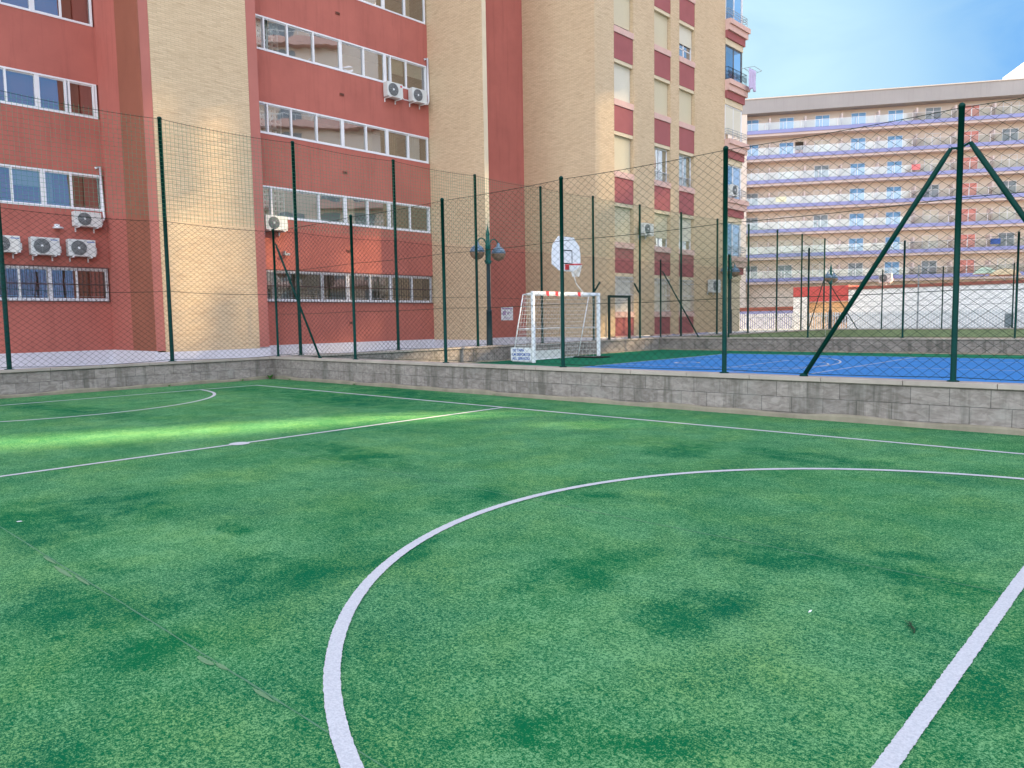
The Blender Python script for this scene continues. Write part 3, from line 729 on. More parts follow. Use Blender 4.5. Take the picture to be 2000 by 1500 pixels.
for k, kd in ((1, 'glass'), (2, 'glass'), (3, 'shut'), (4, 'iron'), (5, 'glass'), (6, 'glass')): bay(k, kd)
part(box(XR - .9, XR - .02, YB0, YB1_, PZ, FL[1] - 1.08), 'bay_base', M_cream)
# roof slab
part(box(-34, XR - .5, 9.7, 38, TOP + .002, TOP + .3), 'roof', M_grey)
part(box(-34, XL - .31, -6, 9.6, PZ, TOP), 'rear_wall', M_red)

# clothes airer and cloth on the bay
ar = thing('clothes_airer', 'thin metal clothes airer sticking out from the upper right balcony', 'clothes airer', (XR + .2, 39.0, FL[4] + .9))
mb = MB(); zA = FL[4] + 1.12
mb.tube([(XR + .05, 38.9, zA + .02), (XR + .1, 39.75, zA - .12), (XR + .75, 39.5, zA - .14), (XR + .75, 38.6, zA - .10), (XR + .16, 38.2, zA - .2)], .012, 6)
mb.tube([(XR + .3, 38.4, zA - .16), (XR + .3, 39.65, zA - .13)], .006, 5); mb.tube([(XR + .5, 38.5, zA - .13), (XR + .5, 39.6, zA - .13)], .006, 5)
mb.build('airer_frame', M_grey, ar)
cl = MB(); vs = []; nx, nz = 14, 8
for i in range(nx + 1):
    for j in range(nz + 1):
        y = 38.45 + (39.25 - 38.45) * i / nx; z = zA - .16 - 1.05 * j / nz
        vs.append((XR + .52 + .03 * math.sin(i * 1.1) * (j / nz + .2), y + .02 * math.sin(j), z - .05 * math.sin(i * .7) * j / nz))
cl.add(vs, [(i * (nz + 1) + j, (i + 1) * (nz + 1) + j, (i + 1) * (nz + 1) + j + 1, i * (nz + 1) + j + 1) for i in range(nx) for j in range(nz)])
o = cl.build('hanging_cloth', M_lav, None, smooth=True); md = o.modifiers.new('thick', 'SOLIDIFY'); md.thickness = .006
tag(o, 'lavender cloth hung out to dry over the upper right balcony', 'cloth')

# ================================================================= THINGS ON THE FACADE
def ac_unit(X, ya, yb, z0, z1, label, fan=.0, logo=None, depth=.28, grp='air conditioner units on the facades'):
    t = thing('air_conditioner', label, 'air conditioner', (X, (ya + yb) / 2, z0), grp)
    x0, x1 = X + .08, X + .08 + depth
    W_, H_ = yb - ya, z1 - z0
    mb = MB(); mb.box(x0, x1, ya, yb, z0, z1); mb.box(x0 + .05, x1 - .05, yb, yb + .05, z0 + .08, z0 + .30); c = mb.build('casing', M_ac, t, bevel=.012)
    cy, cz, r = ya + W_ * .37, z0 + H_ * .5, H_ * .43
    fm = MB(); fm.lathe((x1 + .003, cy, cz), [(r, -.002), (r, .006), (r * .96, .010), (r * .2, .012)], 28, 'x'); fm.build('fan_recess', M_acdark, c, smooth=True)
    gm = MB()
    for q in (.25, .42, .6, .78, .97): gm.tube([(x1 + .022, cy + r * q * math.cos(a), cz + r * q * math.sin(a)) for a in [i * .2618 for i in range(25)]], .0035, 4, False)
    for i in range(8):
        a = i * math.pi / 4; gm.tube([(x1 + .024, cy + r * .15 * math.cos(a), cz + r * .15 * math.sin(a)), (x1 + .024, cy + r * math.cos(a), cz + r * math.sin(a))], .0035, 4, False)
    gm.build('fan_guard', M_grey, c)
    hb = MB(); hb.lathe((x1 + .024, cy, cz), [(r * .17, 0), (r * .15, .008), (.005, .012)], 14, 'x'); hb.build('fan_hub', M_white, c)
    for y in (ya + W_ * .14, yb - W_ * .18):
        b_ = MB(); b_.box(X, x1 + .06, y - .018, y + .018, z0 - .045, z0 - .004); b_.box(X, X + .035, y - .0175, y + .0175, z0 - .32 if False else z0 - .16, z0 - .0455)
        b_.build('bracket', M_frame, t)
    if logo == 'red':
        lg = MB(); lg.lathe((x1 + .002, yb - W_ * .12, z1 - H_ * .18), [(.045, 0), (.043, .006)], 18, 'x'); lg.build('logo', M_redtape, c)
    elif logo == 'bar':
        lg = MB(); y = yb - W_ * .32
        for i in range(9):
            w = random.choice((.012, .018, .022)); lg.box(x1, x1 + .003, y, y + w, z1 - .085, z1 - .055); y += w + .006
        lg.build('logo', M_blueink, c)
    return t
ac_unit(XL, 6.22, 7.00, 3.72, 4.22, 'off-white air conditioner at the left edge of the photo, leftmost of the row of three', logo='bar')
ac_unit(XL, 7.28, 8.08, 3.69, 4.23, 'off-white air conditioner in the middle of the row of three above the barred window', logo='bar')
ac_unit(XL, 8.33, 9.13, 3.69, 4.23, 'off-white air conditioner at the right end of the row of three above the barred window', logo='bar')
ac_unit(XL, 8.55, 9.36, 4.66, 5.13, 'single air conditioner right below the windows, above the row of three')
ac_unit(XM, 19.28, 20.05, 10.33, 10.90, 'air conditioner with a red round logo under the upper middle windows', logo='red')
ac_unit(XM, 20.55, 21.32, 10.38, 10.92, 'shadowed air conditioner beside the white pipe under the upper middle windows')
ac_unit(XM, 13.78, 14.62, 4.70, 5.20, 'air conditioner behind the corner fence post, casting a shadow on red render')
ac_unit(XR, 28.75, 29.55, 5.10, 5.60, 'air conditioner on the brick pier between the shuttered window columns')
ac_unit(XR, 35.0, 35.85, 2.70, 3.30, 'grey air conditioner low on the wide brick pier near the second street lamp')
ac_unit(XR + .02, 37.0, 37.7, 7.68, 8.24, 'air conditioner standing on a lower balcony of the projecting bay')
def pipe(pts, r, label, name='drain_pipe', cat='pipe', mat=M_frame):
    mb = MB(); mb.tube(pts, r, 8); o = mb.build(name, mat, None, smooth=True); return tag(o, label, cat)
pipe([(XL + .02, 9.36, 6.62), (XL + .08, 9.50, 6.68), (XL + .08, 9.54, 5.05), (XL + .12, 9.50, 4.95), (XL + .16, 9.44, 4.9)], .04, 'white conduit beside the left windows, running down to the single air conditioner')
pipe([(XM + .02, 21.50, 12.3), (XM + .10, 21.62, 12.36), (XM + .10, 21.62, 10.62), (XM + .12, 21.55, 10.48), (XM + .15, 21.42, 10.45)], .045, 'white pipe next to the brick fin, running down to the upper middle air conditioners')
pipe([(XM + .12, 20.1, 10.55), (XM + .10, 20.3, 10.42), (XM + .12, 20.52, 10.42)], .02, 'short white hose linking the two upper air conditioners', 'hose')
pipe([(XM + .03, 13.72, 4.6), (XM + .03, 13.72, 3.7)], .022, 'thin white pipe below the air conditioner at the corner fence post')
pipe([(XR + .05, 36.70, 8.6), (XR + .05, 36.70, 6.6), (XR + .05, 36.85, 6.4)], .03, 'white downpipe between the brick pier and the projecting balconies')
wl = thing('bulkhead_light', 'flat white bulkhead light on the dark red wall above the row of three air conditioners', 'wall light', (XL, 8.05, 4.6))
mb = MB(); mb.lathe((XL + .16, 8.12, 4.55), [(.15, 0), (.16, .02), (.15, .045), (.05, .06)], 18); mb.build('diffuser', M_white, wl, smooth=True)
mb = MB(); mb.box(XL, XL + .10, 8.05, 8.19, 4.62, 4.70); mb.build('mounting_box', M_white, wl, bevel=.01)
fl_ = thing('floodlight', 'small grey floodlight on the red wall above the barred windows', 'floodlight', (XM, 14.6, 3.9))
mb = MB(); mb.box(XM, XM + .10, 14.62, 14.66, 3.92, 4.02); mb.build('arm', M_grey, fl_)
mb = MB(); mb.box(XM + .08, XM + .22, 14.54, 14.76, 3.86, 3.94); mb.build('lamp_head', M_grey, fl_, bevel=.01)
for i, (y, z, wh) in enumerate(((17.28, 13.0, 'highest'), (17.35, 10.05, 'second highest'), (17.38, 7.15, 'third'), (17.42, 4.18, 'fourth'), (17.45, 1.42, 'lowest'))):
    t = thing('wall_vent', wh + ' of the small dark vents stacked down the middle red facade', 'vent', (XM, y, z), 'small wall vents on the middle facade')
    box(XM, XM + .03, y - .10, y + .10, z - .045, z + .045).build('vent_frame', M_redbrown, t, bevel=.006)
    mb = MB()
    for j in range(3): mb.box(XM + .0305, XM + .04, y - .085, y + .085, z - .03 + j * .025, z - .02 + j * .025)
    mb.build('slats', M_dark, t)
# notice on the recessed red wall
sg = thing('notice_board', 'small white notice on the recessed red wall left of the goal', 'sign', (-22.9, 24.3, 1.6))
Xs = -22.935
box(Xs, Xs + .02, 24.05, 24.80, 1.42, 2.0).build('board', M_white, sg)
mb = MB(); mb.box(Xs + .0205, Xs + .023, 24.10, 24.75, 1.90, 1.96)
for (a, b, c, d) in ((24.14, 24.34, 1.64, 1.82), (24.44, 24.52, 1.68, 1.80), (24.56, 24.70, 1.72, 1.76), (24.18, 24.66, 1.52, 1.54), (24.18, 24.6, 1.47, 1.49)): mb.box(Xs + .0205, Xs + .023, a, b, c, d)
mb.build('printing', M_signink, sg)

# ================================================================= GOAL AND BASKET
gz = .03
def arc3(f, n): return [f(i / n) for i in range(n + 1)]
GX, GY0, GY1, GH = -16.02, 18.28, 21.78, 2.32
gl = thing('football_goal', 'white football goal with red tape on its crossbar, by the basketball hoop', 'goal', (GX, 20, gz))
pw = .05
for y, nm in ((GY0, 'near'), (GY1, 'far')):
    mb = MB(); mb.box(GX - pw, GX + pw, y - pw, y + pw, gz + (.07 if nm == 'far' else 0), GH - 2 * pw - .001); mb.build('goal_post', M_white, gl, bevel=.012)
box(GX - pw, GX + pw, GY0 - pw, GY1 + pw, GH - 2 * pw, GH).build('crossbar', M_white, gl, bevel=.012)
for y in (18.95, 19.42, 20.62):
    mb = MB(); mb.box(GX - pw - .006, GX + pw + .006, y - .075, y + .075, GH - 2 * pw - .006, GH + .006)
    mb.box(GX + pw + .0065, GX + pw + .012, y - .05, y + .07, GH - .14, GH - .03); mb.build('red_tape', M_redtape, gl, bevel=.008)
xt, xb = GX - .42, GX - .92
for y in (GY0, GY1):
    mb = MB(); mb.tube([(GX - pw, y, GH - .06), (xt, y, GH - .10)], .02, 8); mb.tube([(xt, y, GH - .10), (xb, y, gz + .03)], .018, 8); mb.tube([(xb, y, gz + .03), (GX - pw, y, gz + .03)], .018, 8)
    mb.tube([(GX - pw, y, 1.12), (xt - .24, y, 1.12)], .014, 8)
    mb.build('net_hoop', M_white, gl, smooth=True)
mb = MB(); mb.tube([(xb, GY0, gz + .03), (xb, GY1, gz + .03)], .022, 8); mb.tube([(xt - .25, GY0, 1.12), (xt - .25, GY1, 1.12)], .014, 8); mb.tube([(xt, GY0, GH - .10), (xt, GY1, GH - .10)], .014, 8)
mb.build('back_bar', M_white, gl, smooth=True)
mb = MB(); s = .13; bk = lambda v: Vector((xt + (xb - xt) * v, 0, GH - .10 + (gz + .03 - GH + .10) * v))
n = int((GY1 - GY0) / s)
for i in range(n + 1):
    y = GY0 + (GY1 - GY0) * i / n
    mb.tube([(GX, y, GH - .03), (xt, y, GH - .11)], .0035, 3, False)
    mb.tube([(bk(v).x - .03 * math.sin(v * 3.1), y + .01 * math.sin(i * 2 + v * 9), bk(v).z) for v in [q / 6 for q in range(7)]], .0035, 3, False)
nv = int(2.3 / s)
for j in range(nv + 1):
    v = j / nv; p = bk(v); p.x -= .03 * math.sin(v * 3.1)
    mb.tube([(p.x, GY0 + (GY1 - GY0) * q / 8, p.z - .012 * math.sin(q * 3.14 / 8)) for q in range(9)], .0045, 3, False)
    for y in (GY0, GY1): mb.tube([(p.x, y, p.z), (GX - pw, y, p.z)], .0045, 3, False)
for y in (GY0, GY1):
    for q in range(1, 5):
        f = q / 5
        mb.tube([(GX - pw - (.37) * f, y, GH - .10), (GX - pw - .87 * f, y, gz + .02)], .0035, 3, False)
mb.build('net', M_cord, gl)
mb = MB(); mb.box(xb - .02, GX + .25, GY1 - .30, GY1 + .35, gz + .001, gz + .045); mb.build('foot_pad', M_black, gl, bevel=.01)
# banner round the foot of the net
bn = thing('advert_banner', 'white banner with blue lettering tied round the foot of the goal net', 'banner', (xb, 19, .2))
mb = MB(); mb.box(xb - .03, GX - .06, GY0 - .055, GY0 - .045, gz + .05, .52); mb.build('banner_cloth', M_white, bn)
mb = MB(); mb.box(xb - .045, xb - .035, GY0, GY1 - .9, gz + .05, .36); mb.build('banner_cloth', M_ac, bn)
def text(body, size, loc, rot, mat, parent, name='lettering'):
    cu = bpy.data.curves.new('txt', 'FONT'); cu.body = body; cu.size = size; cu.extrude = .002; cu.offset = size * .02
    to = bpy.data.objects.new('txt', cu); COL.objects.link(to)
    bpy.context.view_layer.update()
    me = bpy.data.meshes.new_from_object(to.evaluated_get(bpy.context.evaluated_depsgraph_get()))
    bpy.data.objects.remove(to)
    me.materials.clear(); me.materials.append(mat)
    M = Matrix.Translation(loc) @ rot
    me.transform(M)
    o = bpy.data.objects.new(name, me); COL.objects.link(o); o.parent = parent; o.matrix_parent_inverse = Matrix.Translation(parent.location).inverted()
    return o
rt = Matrix.Rotation(R_(90), 4, 'X')
text('DE TAPIA', .12, (xb + .06, GY0 - .058, .39), rt, M_blueink, bn)
text('LM DEPORTES', .125, (xb + .04, GY0 - .058, .25), rt, M_blueink, bn)
text('ALL SERVICIO', .125, (xb + .04, GY0 - .058, .12), rt, M_blueink, bn)
# basketball hoop
hp = thing('basketball_hoop', 'white fan-shaped basketball backboard on a white post behind the goal', 'basketball hoop', (-17.05, 21.1, gz))
mb = MB(); mb.tube([(-17.12, 21.10, gz), (-17.12, 21.10, 3.25)], .055, 12); mb.tube([(-17.12, 21.10, 3.1), (-16.93, 21.10, 3.45)], .035, 8); mb.tube([(-17.12, 21.10, 3.2), (-16.93, 21.10, 3.95)], .03, 8); mb.build('pole', M_white, hp, smooth=True)
prof = [(-.80, -.38), (-.42, -.58), (-.30, -.60), (.30, -.60), (.42, -.58), (.80, -.38), (.80, .0), (.74, .30), (.42, .60), (-.42, .60), (-.74, .30), (-.80, .0)]
X0, X1 = -16.92, -16.88; cy, cz = 21.10, 3.70
mb = MB(); nn = len(prof); mb.add([(X0, cy + a, cz + b) for a, b in prof] + [(X1, cy + a, cz + b) for a, b in prof], [tuple(range(nn)), tuple(range(nn, 2 * nn))[::-1]] + [(i, i + nn, (i + 1) % nn + nn, (i + 1) % nn) for i in range(nn)])
bd = mb.build('backboard', M_white, hp, bevel=.01)
mb = MB(); w = .018
for (a, b, c, d) in ((-.30, .30, .13 - w, .13 + w), (-.30, .30, -.33 - w, -.33 + w), (-.30 - w, -.30 + w, -.33 + w + .0005, .13 - w - .0005), (.30 - w, .30 + w, -.33 + w + .0005, .13 - w - .0005)): mb.box(X1 + .0005, X1 + .004, cy + a, cy + b, cz + c, cz + d)
mb.build('target_square', M_black, bd)
rz = 3.31; rx = X1 + .40
mb = MB(); mb.tube([(rx + .225 * math.cos(a), cy + .225 * math.sin(a), rz) for a in [i * .2618 for i in range(25)]], .016, 8, False); mb.box(X1 + .001, X1 + .03, cy - .10, cy + .10, rz - .16, rz + .03)
mb.tube([(X1 + .02, cy - .07, rz), (rx - .15, cy - .17, rz)], .012, 6); mb.tube([(X1 + .02, cy + .07, rz), (rx - .15, cy + .17, rz)], .012, 6)
rm = mb.build('rim', M_orange, hp, smooth=False)
mb = MB(); K = 12
for i in range(K):
    for sg_ in (1, -1):
        pts = []
        for j in range(6):
            v = j / 5; a = 2 * math.pi * (i + sg_ * j * .5) / K; r = .22 * (1 - v * .48); pts.append((rx + r * math.cos(a), cy + r * math.sin(a), rz - .42 * v))
        mb.tube(pts, .006, 4, False)
mb.build('hoop_net', M_cord, rm)
mb = MB(); mb.tube([(-16.9, 21.45, 3.12), (-16.86, 21.5, 2.9), (-16.8, 21.55, 2.65), (-16.6, 21.75, 2.3)], .012, 5); mb.build('hanging_rope', M_cord, hp)

# ================================================================= STREET LAMPS
def street_lamp(x, y, label):
    t = thing('street_lamp', label, 'street lamp', (x, y, 0), 'twin globe street lamps')
    mb = MB(); mb.lathe((x, y, 0), [(.14, -.02), (.14, .35), (.11, .40), (.095, 1.7), (.10, 1.71), (.10, 1.76), (.07, 1.78), (.065, 3.30), (.065, 3.36)], 16); mb.build('pole', M_lampblk, t, smooth=True)
    mb = MB(); mb.lathe((x, y, 0), [(.10, 3.36), (.11, 3.38), (.11, 3.44), (.095, 3.46), (.095, 3.98), (.11, 4.0), (.07, 4.03), (.06, 4.30), (.075, 4.36), (.045, 4.48), (.02, 4.60), (.004, 4.72)], 16); mb.build('finial', M_lampgrn, t, smooth=True)
    for s in (1, -1):
        am = MB(); pts = [(x, y + s * .08, 3.78)]
        for i in range(13): a = math.pi * i / 12; pts.append((x, y + s * (.30 - .22 * math.cos(a)), 3.98 + .24 * math.sin(a)))
        pts.append((x, y + s * .52, 3.95)); am.tube(pts, .022, 8)
        am.tube([(x, y + s * .09, 3.45), (x, y + s * .16, 3.45)], .03, 8)
        ao = am.build('arm', M_lampgrn, t, smooth=True)
        gy = y + s * .52; gc = 3.73; rr = .25
        cp = MB(); cp.lathe((x, gy, gc), [(rr * math.cos(R_(a)) * 1.015, rr * math.sin(R_(a))) for a in (0, 15, 30, 45, 60, 72)] + [(.07, rr * 1.0), (.05, rr + .10), (.03, rr + .13)], 22); cp.build('globe_cap', M_capglobe, ao, smooth=True)
        gb = MB(); gb.lathe((x, gy, gc), [(.01, -rr)] + [(rr * math.cos(R_(a)), rr * math.sin(R_(a))) for a in (-80, -65, -50, -35, -20, -8, -.5)], 22); gb.build('globe', M_globe, ao, smooth=True)
    return t
street_lamp(-18.5, 18.80, 'nearest twin globe street lamp, in front of the brick fin left of the goal')
street_lamp(-18.5, 36.60, 'twin globe street lamp behind the fence post at the right end of the red building')
street_lamp(-17.9, 48.9, 'farthest twin globe street lamp, in front of the low red and white building')

# ================================================================= BEHIND THE FAR COURT
wf = thing('picket_fence', 'long white picket fence behind the farthest court', 'fence', (-10, 50, 0))
mb = MB(); x = -27
while x < 12: mb.box(x, x + .075, 50.0, 50.03, .12, 1.60 + .01 * math.sin(x * 3)); x += .15
mb.build('pickets', M_white, wf)
mb = MB()
for z in (.3, 1.35): mb.box(-27, 12, 50.031, 50.07, z, z + .07)
mb.build('rails', M_white, wf); box(-27, 12, 50.075, 50.2, -.02, .55).build('kerb_wall', M_whitewall, wf)
lb = thing('shop_building', 'low white flat-roofed building with a coral red corner behind the picket fence', 'building', (-12, 58, 0))
box(-18.56, 16, 54, 70, -.02, 3.14).build('white_wall', M_whitewall, lb)
box(-18.562, 16.1, 53.9, 70, 3.142, 3.34).build('roof_edge', M_redbrown, lb)
box(-22.3, -18.57, 54.3, 66, -.02, 2.36).build('peach_wall', M_peach, lb)
box(-22.35, -21.36, 53.9, 54.29, -.02, 2.74).build('white_pillar', M_whitewall, lb)
box(-22.4, -18.565, 53.98, 66.1, 2.742, 3.46).build('coral_fascia', M_coral, lb)
mb = MB(); mb.box(-21.35, -18.57, 53.99, 54.28, 2.40, 2.741); mb.build('coral_fascia', M_coral, lb)
mb = MB()
for i in range(10): mb.box(-20.4 + i * .18, -20.32 + i * .18, 54.25, 54.29, .9, 1.55)
mb.build('window_bars', M_dark, lb)
rb = thing('boundary_wall', 'low red-brown tiled wall left of the coral red building', 'wall', (-25, 54, 0))
box(-34, -22.42, 54.0, 54.3, -.02, 1.82).build('lower_wall', M_hotpur, rb); box(-34, -22.42, 53.97, 54.33, 1.822, 2.10).build('tile_coping', M_redbrown, rb)
ra = ac_unit(0, 0, .8, 0, .6, 'white air conditioner standing on the roof of the low white building')
ra.location = (0, 0, 0)
# rotate the roof unit to face the courts
for ch in ra.children: pass
ra.location = Vector((-16.5, 55.2, 3.40)); ra.rotation_euler = (0, 0, R_(-90))
for ch in ra.children_recursive:
    if ch.parent == ra: ch.matrix_parent_inverse = Matrix.Translation((0, .4, 0)).inverted() @ Matrix.Translation((0, 0, .16))
def parasol(x, y, z, r, mat, label):
    t = thing('parasol', label, 'parasol', (x, y, z), 'closed and open parasols on the low roof')
    mb = MB(); mb.lathe((x, y, z), [(.03, 0), (.03, .9)], 8); mb.build('pole', M_white, t)
    mb = MB(); mb.lathe((x, y, z), [(r, .55), (r * .8, .75), (r * .45, .92), (.03, 1.0)], 10); mb.build('canopy', mat, t)
parasol(-11.0, 56.5, 3.34, .7, pmat('pale_green_canvas', (.45, .55, .42), .8), 'pale green dome parasol on the low white roof')
parasol(-9.9, 56.5, 3.2, .9, pmat('yellow_canvas', (.65, .50, .30), .8), 'yellowish flat parasol on the low white roof')
parasol(-17.2, 57.5, 3.3, .5, pmat('dark_red_canvas', (.30, .07, .08), .8), 'dark red parasol on the low white roof')
t = thing('lamp_pole', 'thin grey pole standing behind the far chain-link fence', 'pole', (-12.73, 48.4, 0))
mb = MB(); mb.lathe((-12.73, 48.4, 0), [(.05, -.02), (.04, 3.0), (.03, 4.1)], 10); mb.build('shaft', M_grey, t)
mb = MB(); mb.lathe((-12.73, 48.4, 0), [(.06, 4.10), (.06, 4.2), (.01, 4.24)], 10); mb.build('cap', M_grey, t)
bx_ = thing('electrical_box', 'grey metal cabinet at the foot of the far fence on the right', 'cabinet', (-8.3, 48.9, 0))
box(-8.5, -8.1, 48.8, 49.0, .6, 1.35).build('cabinet', M_grey, bx_, bevel=.01); box(-8.46, -8.14, 48.785, 48.799, .66, 1.3).build('door', M_hotgrey, bx_)
box(-8.34, -8.26, 48.85, 48.95, -.02, .599).build('stand', M_grey, bx_)

# ================================================================= HOTEL
E_ = Vector((.862, .507, 0)).normalized(); Nn = Vector((E_.y, -E_.x, 0))
P0 = Vector((-41.5, 86.0, 0))
hrot = math.atan2(E_.y, E_.x)
ht = thing('hotel_building', 'long peach hotel with lilac balcony fascias behind the courts', 'building', (P0.x, P0.y, 0))
def hbox(mb, s0, s1, d0, d1, z0, z1):
    """s along the front, d towards the camera"""
    vs = []
    for z in (z0, z1):
        for (s, d) in ((s0, d0), (s1, d0), (s1, d1), (s0, d1)):
            p = P0 + E_ * s + Nn * d; vs.append((p.x, p.y, z))
    return mb.add(vs, [(0, 1, 2, 3), (7, 6, 5, 4), (0, 4, 5, 1), (1, 5, 6, 2), (2, 6, 7, 3), (3, 7, 4, 0)])
mb = MB(); hbox(mb, -10, 62, -14, -1.4, -.02, 25.3); mb.build('wall', M_hotwall, ht)
mb = MB(); hbox(mb, -10, 62, -14, .1, 25.15, 26.75); mb.build('roof_parapet', M_hotroof, ht)
mb = MB(); hbox(mb, -10, 62, -14, .2, 26.752, 26.86); mb.build('parapet_trim', M_hotwall, ht)
mb = MB(); hbox(mb, 31.6, 44, -13, -4, 26.87, 30.6); mb.build('roof_tower', M_whitewall, ht)
mb = MB()
for i in range(6):
    hbox(mb, 31.6 + i * .8, 31.66 + i * .8, -4.05, -3.99, 30.602, 31.5)
hbox(mb, 31.6, 38, -4.05, -3.99, 31.502, 31.56); mb.build('roof_rail', M_hotcurt, ht)
mb = MB(); hbox(mb, -10, .02, -1.398, .02, -.02, 25.14); mb.build('end_pier', M_hotwall, ht)
FZ = [22.75 - 2.87 * k for k in range(7)]
rnd = random.Random(3)
nwin = 0
for k, z in enumerate(FZ):
    mb = MB(); hbox(mb, .05, 62, -1.398, -.0, z - .28, z - .002); mb.build('balcony_slab', M_hotsof, ht)
    mb = MB(); hbox(mb, .05, 62, -.05, .12, z, z + .40); f = mb.build('balcony_fascia', M_hotpur, ht)
    mb = MB()
    q = lambda s, d, zz: tuple(P0 + E_ * s + Nn * d + Vector((0, 0, zz)))
    for j in range(30):
        mb.add([q(.1 + j * 1.98, .04, z + .44), q(.1 + j * 1.98 + 1.9, .04, z + .44), q(.1 + j * 1.98 + 1.9, .04, z + 1.22), q(.1 + j * 1.98, .04, z + 1.22)], [(0, 1, 2, 3)])
    mb.build('glass_railing', M_rail, f)
    mb = MB(); hbox(mb, .1, 62, .02, .06, z + 1.222, z + 1.25)
    for j in range(31): hbox(mb, .06 + j * 1.98, .10 + j * 1.98, .02, .06, z + .402, z + 1.22)
    mb.build('handrail', M_frame, f)
    for i in range(10):
        s = .66 + 3.95 * i
        if nwin >= 96: break
        nwin += 1
        d = -1.36
        wm = MB()
        hbox(wm, s - .82, s - .76, d - .03, d + .03, z + .1, z + 2.02); hbox(wm, s + .76, s + .82, d - .03, d + .03, z + .1, z + 2.02); hbox(wm, s - .76, s + .76, d - .03, d + .03, z + 1.96, z + 2.02); hbox(wm, s - .03, s + .03, d - .025, d + .025, z + .1, z + 1.96)
        wv = wm.build('window', M_frame, ht)
        if k == 0 and i < 5: mt = M_hotblue
        elif i in (4,) or (i == 3 and k < 6) or (i < 2 and k == 1): mt = M_hotblue
        elif i == 6: mt = M_hotred
        else: mt = rnd.choice((M_hotcurt, M_hotgrey, M_hotcurt, M_hotgrey, M_hotwall))
        pm = MB(); hbox(pm, s - .76, s - .03, d - .02, d - .005, z + .1, z + 1.96); hbox(pm, s + .03, s + .76, d - .02, d - .005, z + .1, z + 1.96)
        pm.build('pane', mt, wv)
    for i in range(9):
        s = 2.6 + 3.95 * i; mb = MB(); hbox(mb, s - .07, s + .07, -1.39, -.06, z + .41, z + 1.8); mb.build('balcony_divider', M_hotsof, f)

# ================================================================= MADE-UP TOWER OUTSIDE THE FRAME (added to shade the courts and show in the window glass)
TE = math.tan(SUN_EL); SD = Vector((SUN_D.x, SUN_D.y, 0)); SW = Vector((-SUN_D.y, SUN_D.x, 0)); DB = 50.0
def shadow_of(x, y, z):      # where the sun ray through a point crosses the tower front: (u, height)
    p = Vector((x, y, 0)); return p.dot(SW), z + (DB - p.dot(SD)) * TE
def tbox(mb, u0, u1, d0, d1, z0, z1):
    vs = []
    for z in (z0, z1):
        for (u, d) in ((u0, d0), (u1, d0), (u1, d1), (u0, d1)):
            p = SD * (DB - d) + SW * u; vs.append((p.x, p.y, z))
    return mb.add(vs, [(0, 3, 2, 1), (4, 5, 6, 7), (0, 1, 5, 4), (1, 2, 6, 5), (2, 3, 7, 6), (3, 0, 4, 7)])
gaps = []     # (u0, u1, z0 at u0, z1 at u0, slope, open share): slots cut in the added tower to shape the sun patches
def gap(P1, P2, hz, duty=1.0, n=1):
    (ua, za), (ub, zb) = shadow_of(*P1), shadow_of(*P2)
    if ua > ub: ua, ub, za, zb = ub, ua, zb, za
    k = max(1, int((ub - ua) / .12)) if abs(zb - za) > .2 else 1
    for i in range(k):
        zc = za + (zb - za) * (i + .5) / k; gaps.append((ua + (ub - ua) * i / k, ua + (ub - ua) * (i + 1) / k, zc - hz, zc + hz, duty))
gap((-12.4, -1.0, 0), (-8.3, 7.9, 0), .62)
(u_, z_) = shadow_of(-6.2, 7.8, 0); gaps.append((u_ - .12, u_ + .10, z_ - .55, z_ + .35, 1.0))
def sun_slot(X, Ya, Yb, za, zb, duty):  # louvred slot aimed to throw a soft sun patch on a wall
    (ua, q0), (ub, q1) = shadow_of(X, Ya, za), shadow_of(X, Yb, zb); _, q2 = shadow_of(X, (Ya + Yb) / 2, za)
    gaps.append((min(ua, ub), max(ua, ub), q2, q2 + zb - za, duty))
sun_slot(-23.8, 9.75, 10.35, 1.0, 8.6, .12); sun_slot(-23.8, 10.36, 11.2, .9, 5.2, .26); sun_slot(-23.8, 11.21, 12.3, 2.6, 8.0, .18); sun_slot(-23.8, 12.31, 13.0, 1.2, 4.6, .12)
sun_slot(-24.7, 13.6, 14.8, 2.9, 5.4, .26); sun_slot(-24.7, 14.81, 17.0, 3.3, 4.9, .08); sun_slot(-24.7, 17.01, 19.2, 2.9, 4.9, .22)
sun_slot(-24.7, 13.45, 18.9, .05, .66, .10)
sun_slot(-17.8, 13.0, 19.4, .10, .62, .45)
sun_slot(-17.8, 24.2, 28.2, .02, .60, .30)
sun_slot(-19, 25.8, 28.4, 6.6, 10.8, .12); sun_slot(-19, 25.8, 28.6, .70, 1.9, .4); sun_slot(-19, 30.1, 31.6, 6.2, 7.3, .12); sun_slot(-19, 26.0, 29.8, 3.4, 5.6, .06)
for i in range(40):
    x = -7.2 + i * .3; (u_, z_) = shadow_of(x, 28.62, .50); gaps.append((u_ - .115, u_ + .115, z_ - .12, z_ + .25, .8))
tw = thing('added_shade_tower', 'made-up cream and salmon tower block out of view, added to shade the courts', 'building', (SD * DB)[:])  # unseen tower, made up to cast the shade and sun patches
HT = 60.0
us = sorted({0.0, 50.0} | {round(g_[0], 3) for g_ in gaps} | {round(g_[1], 3) for g_ in gaps}); us = [u for u in us if 0 <= u <= 50]
mb = MB()
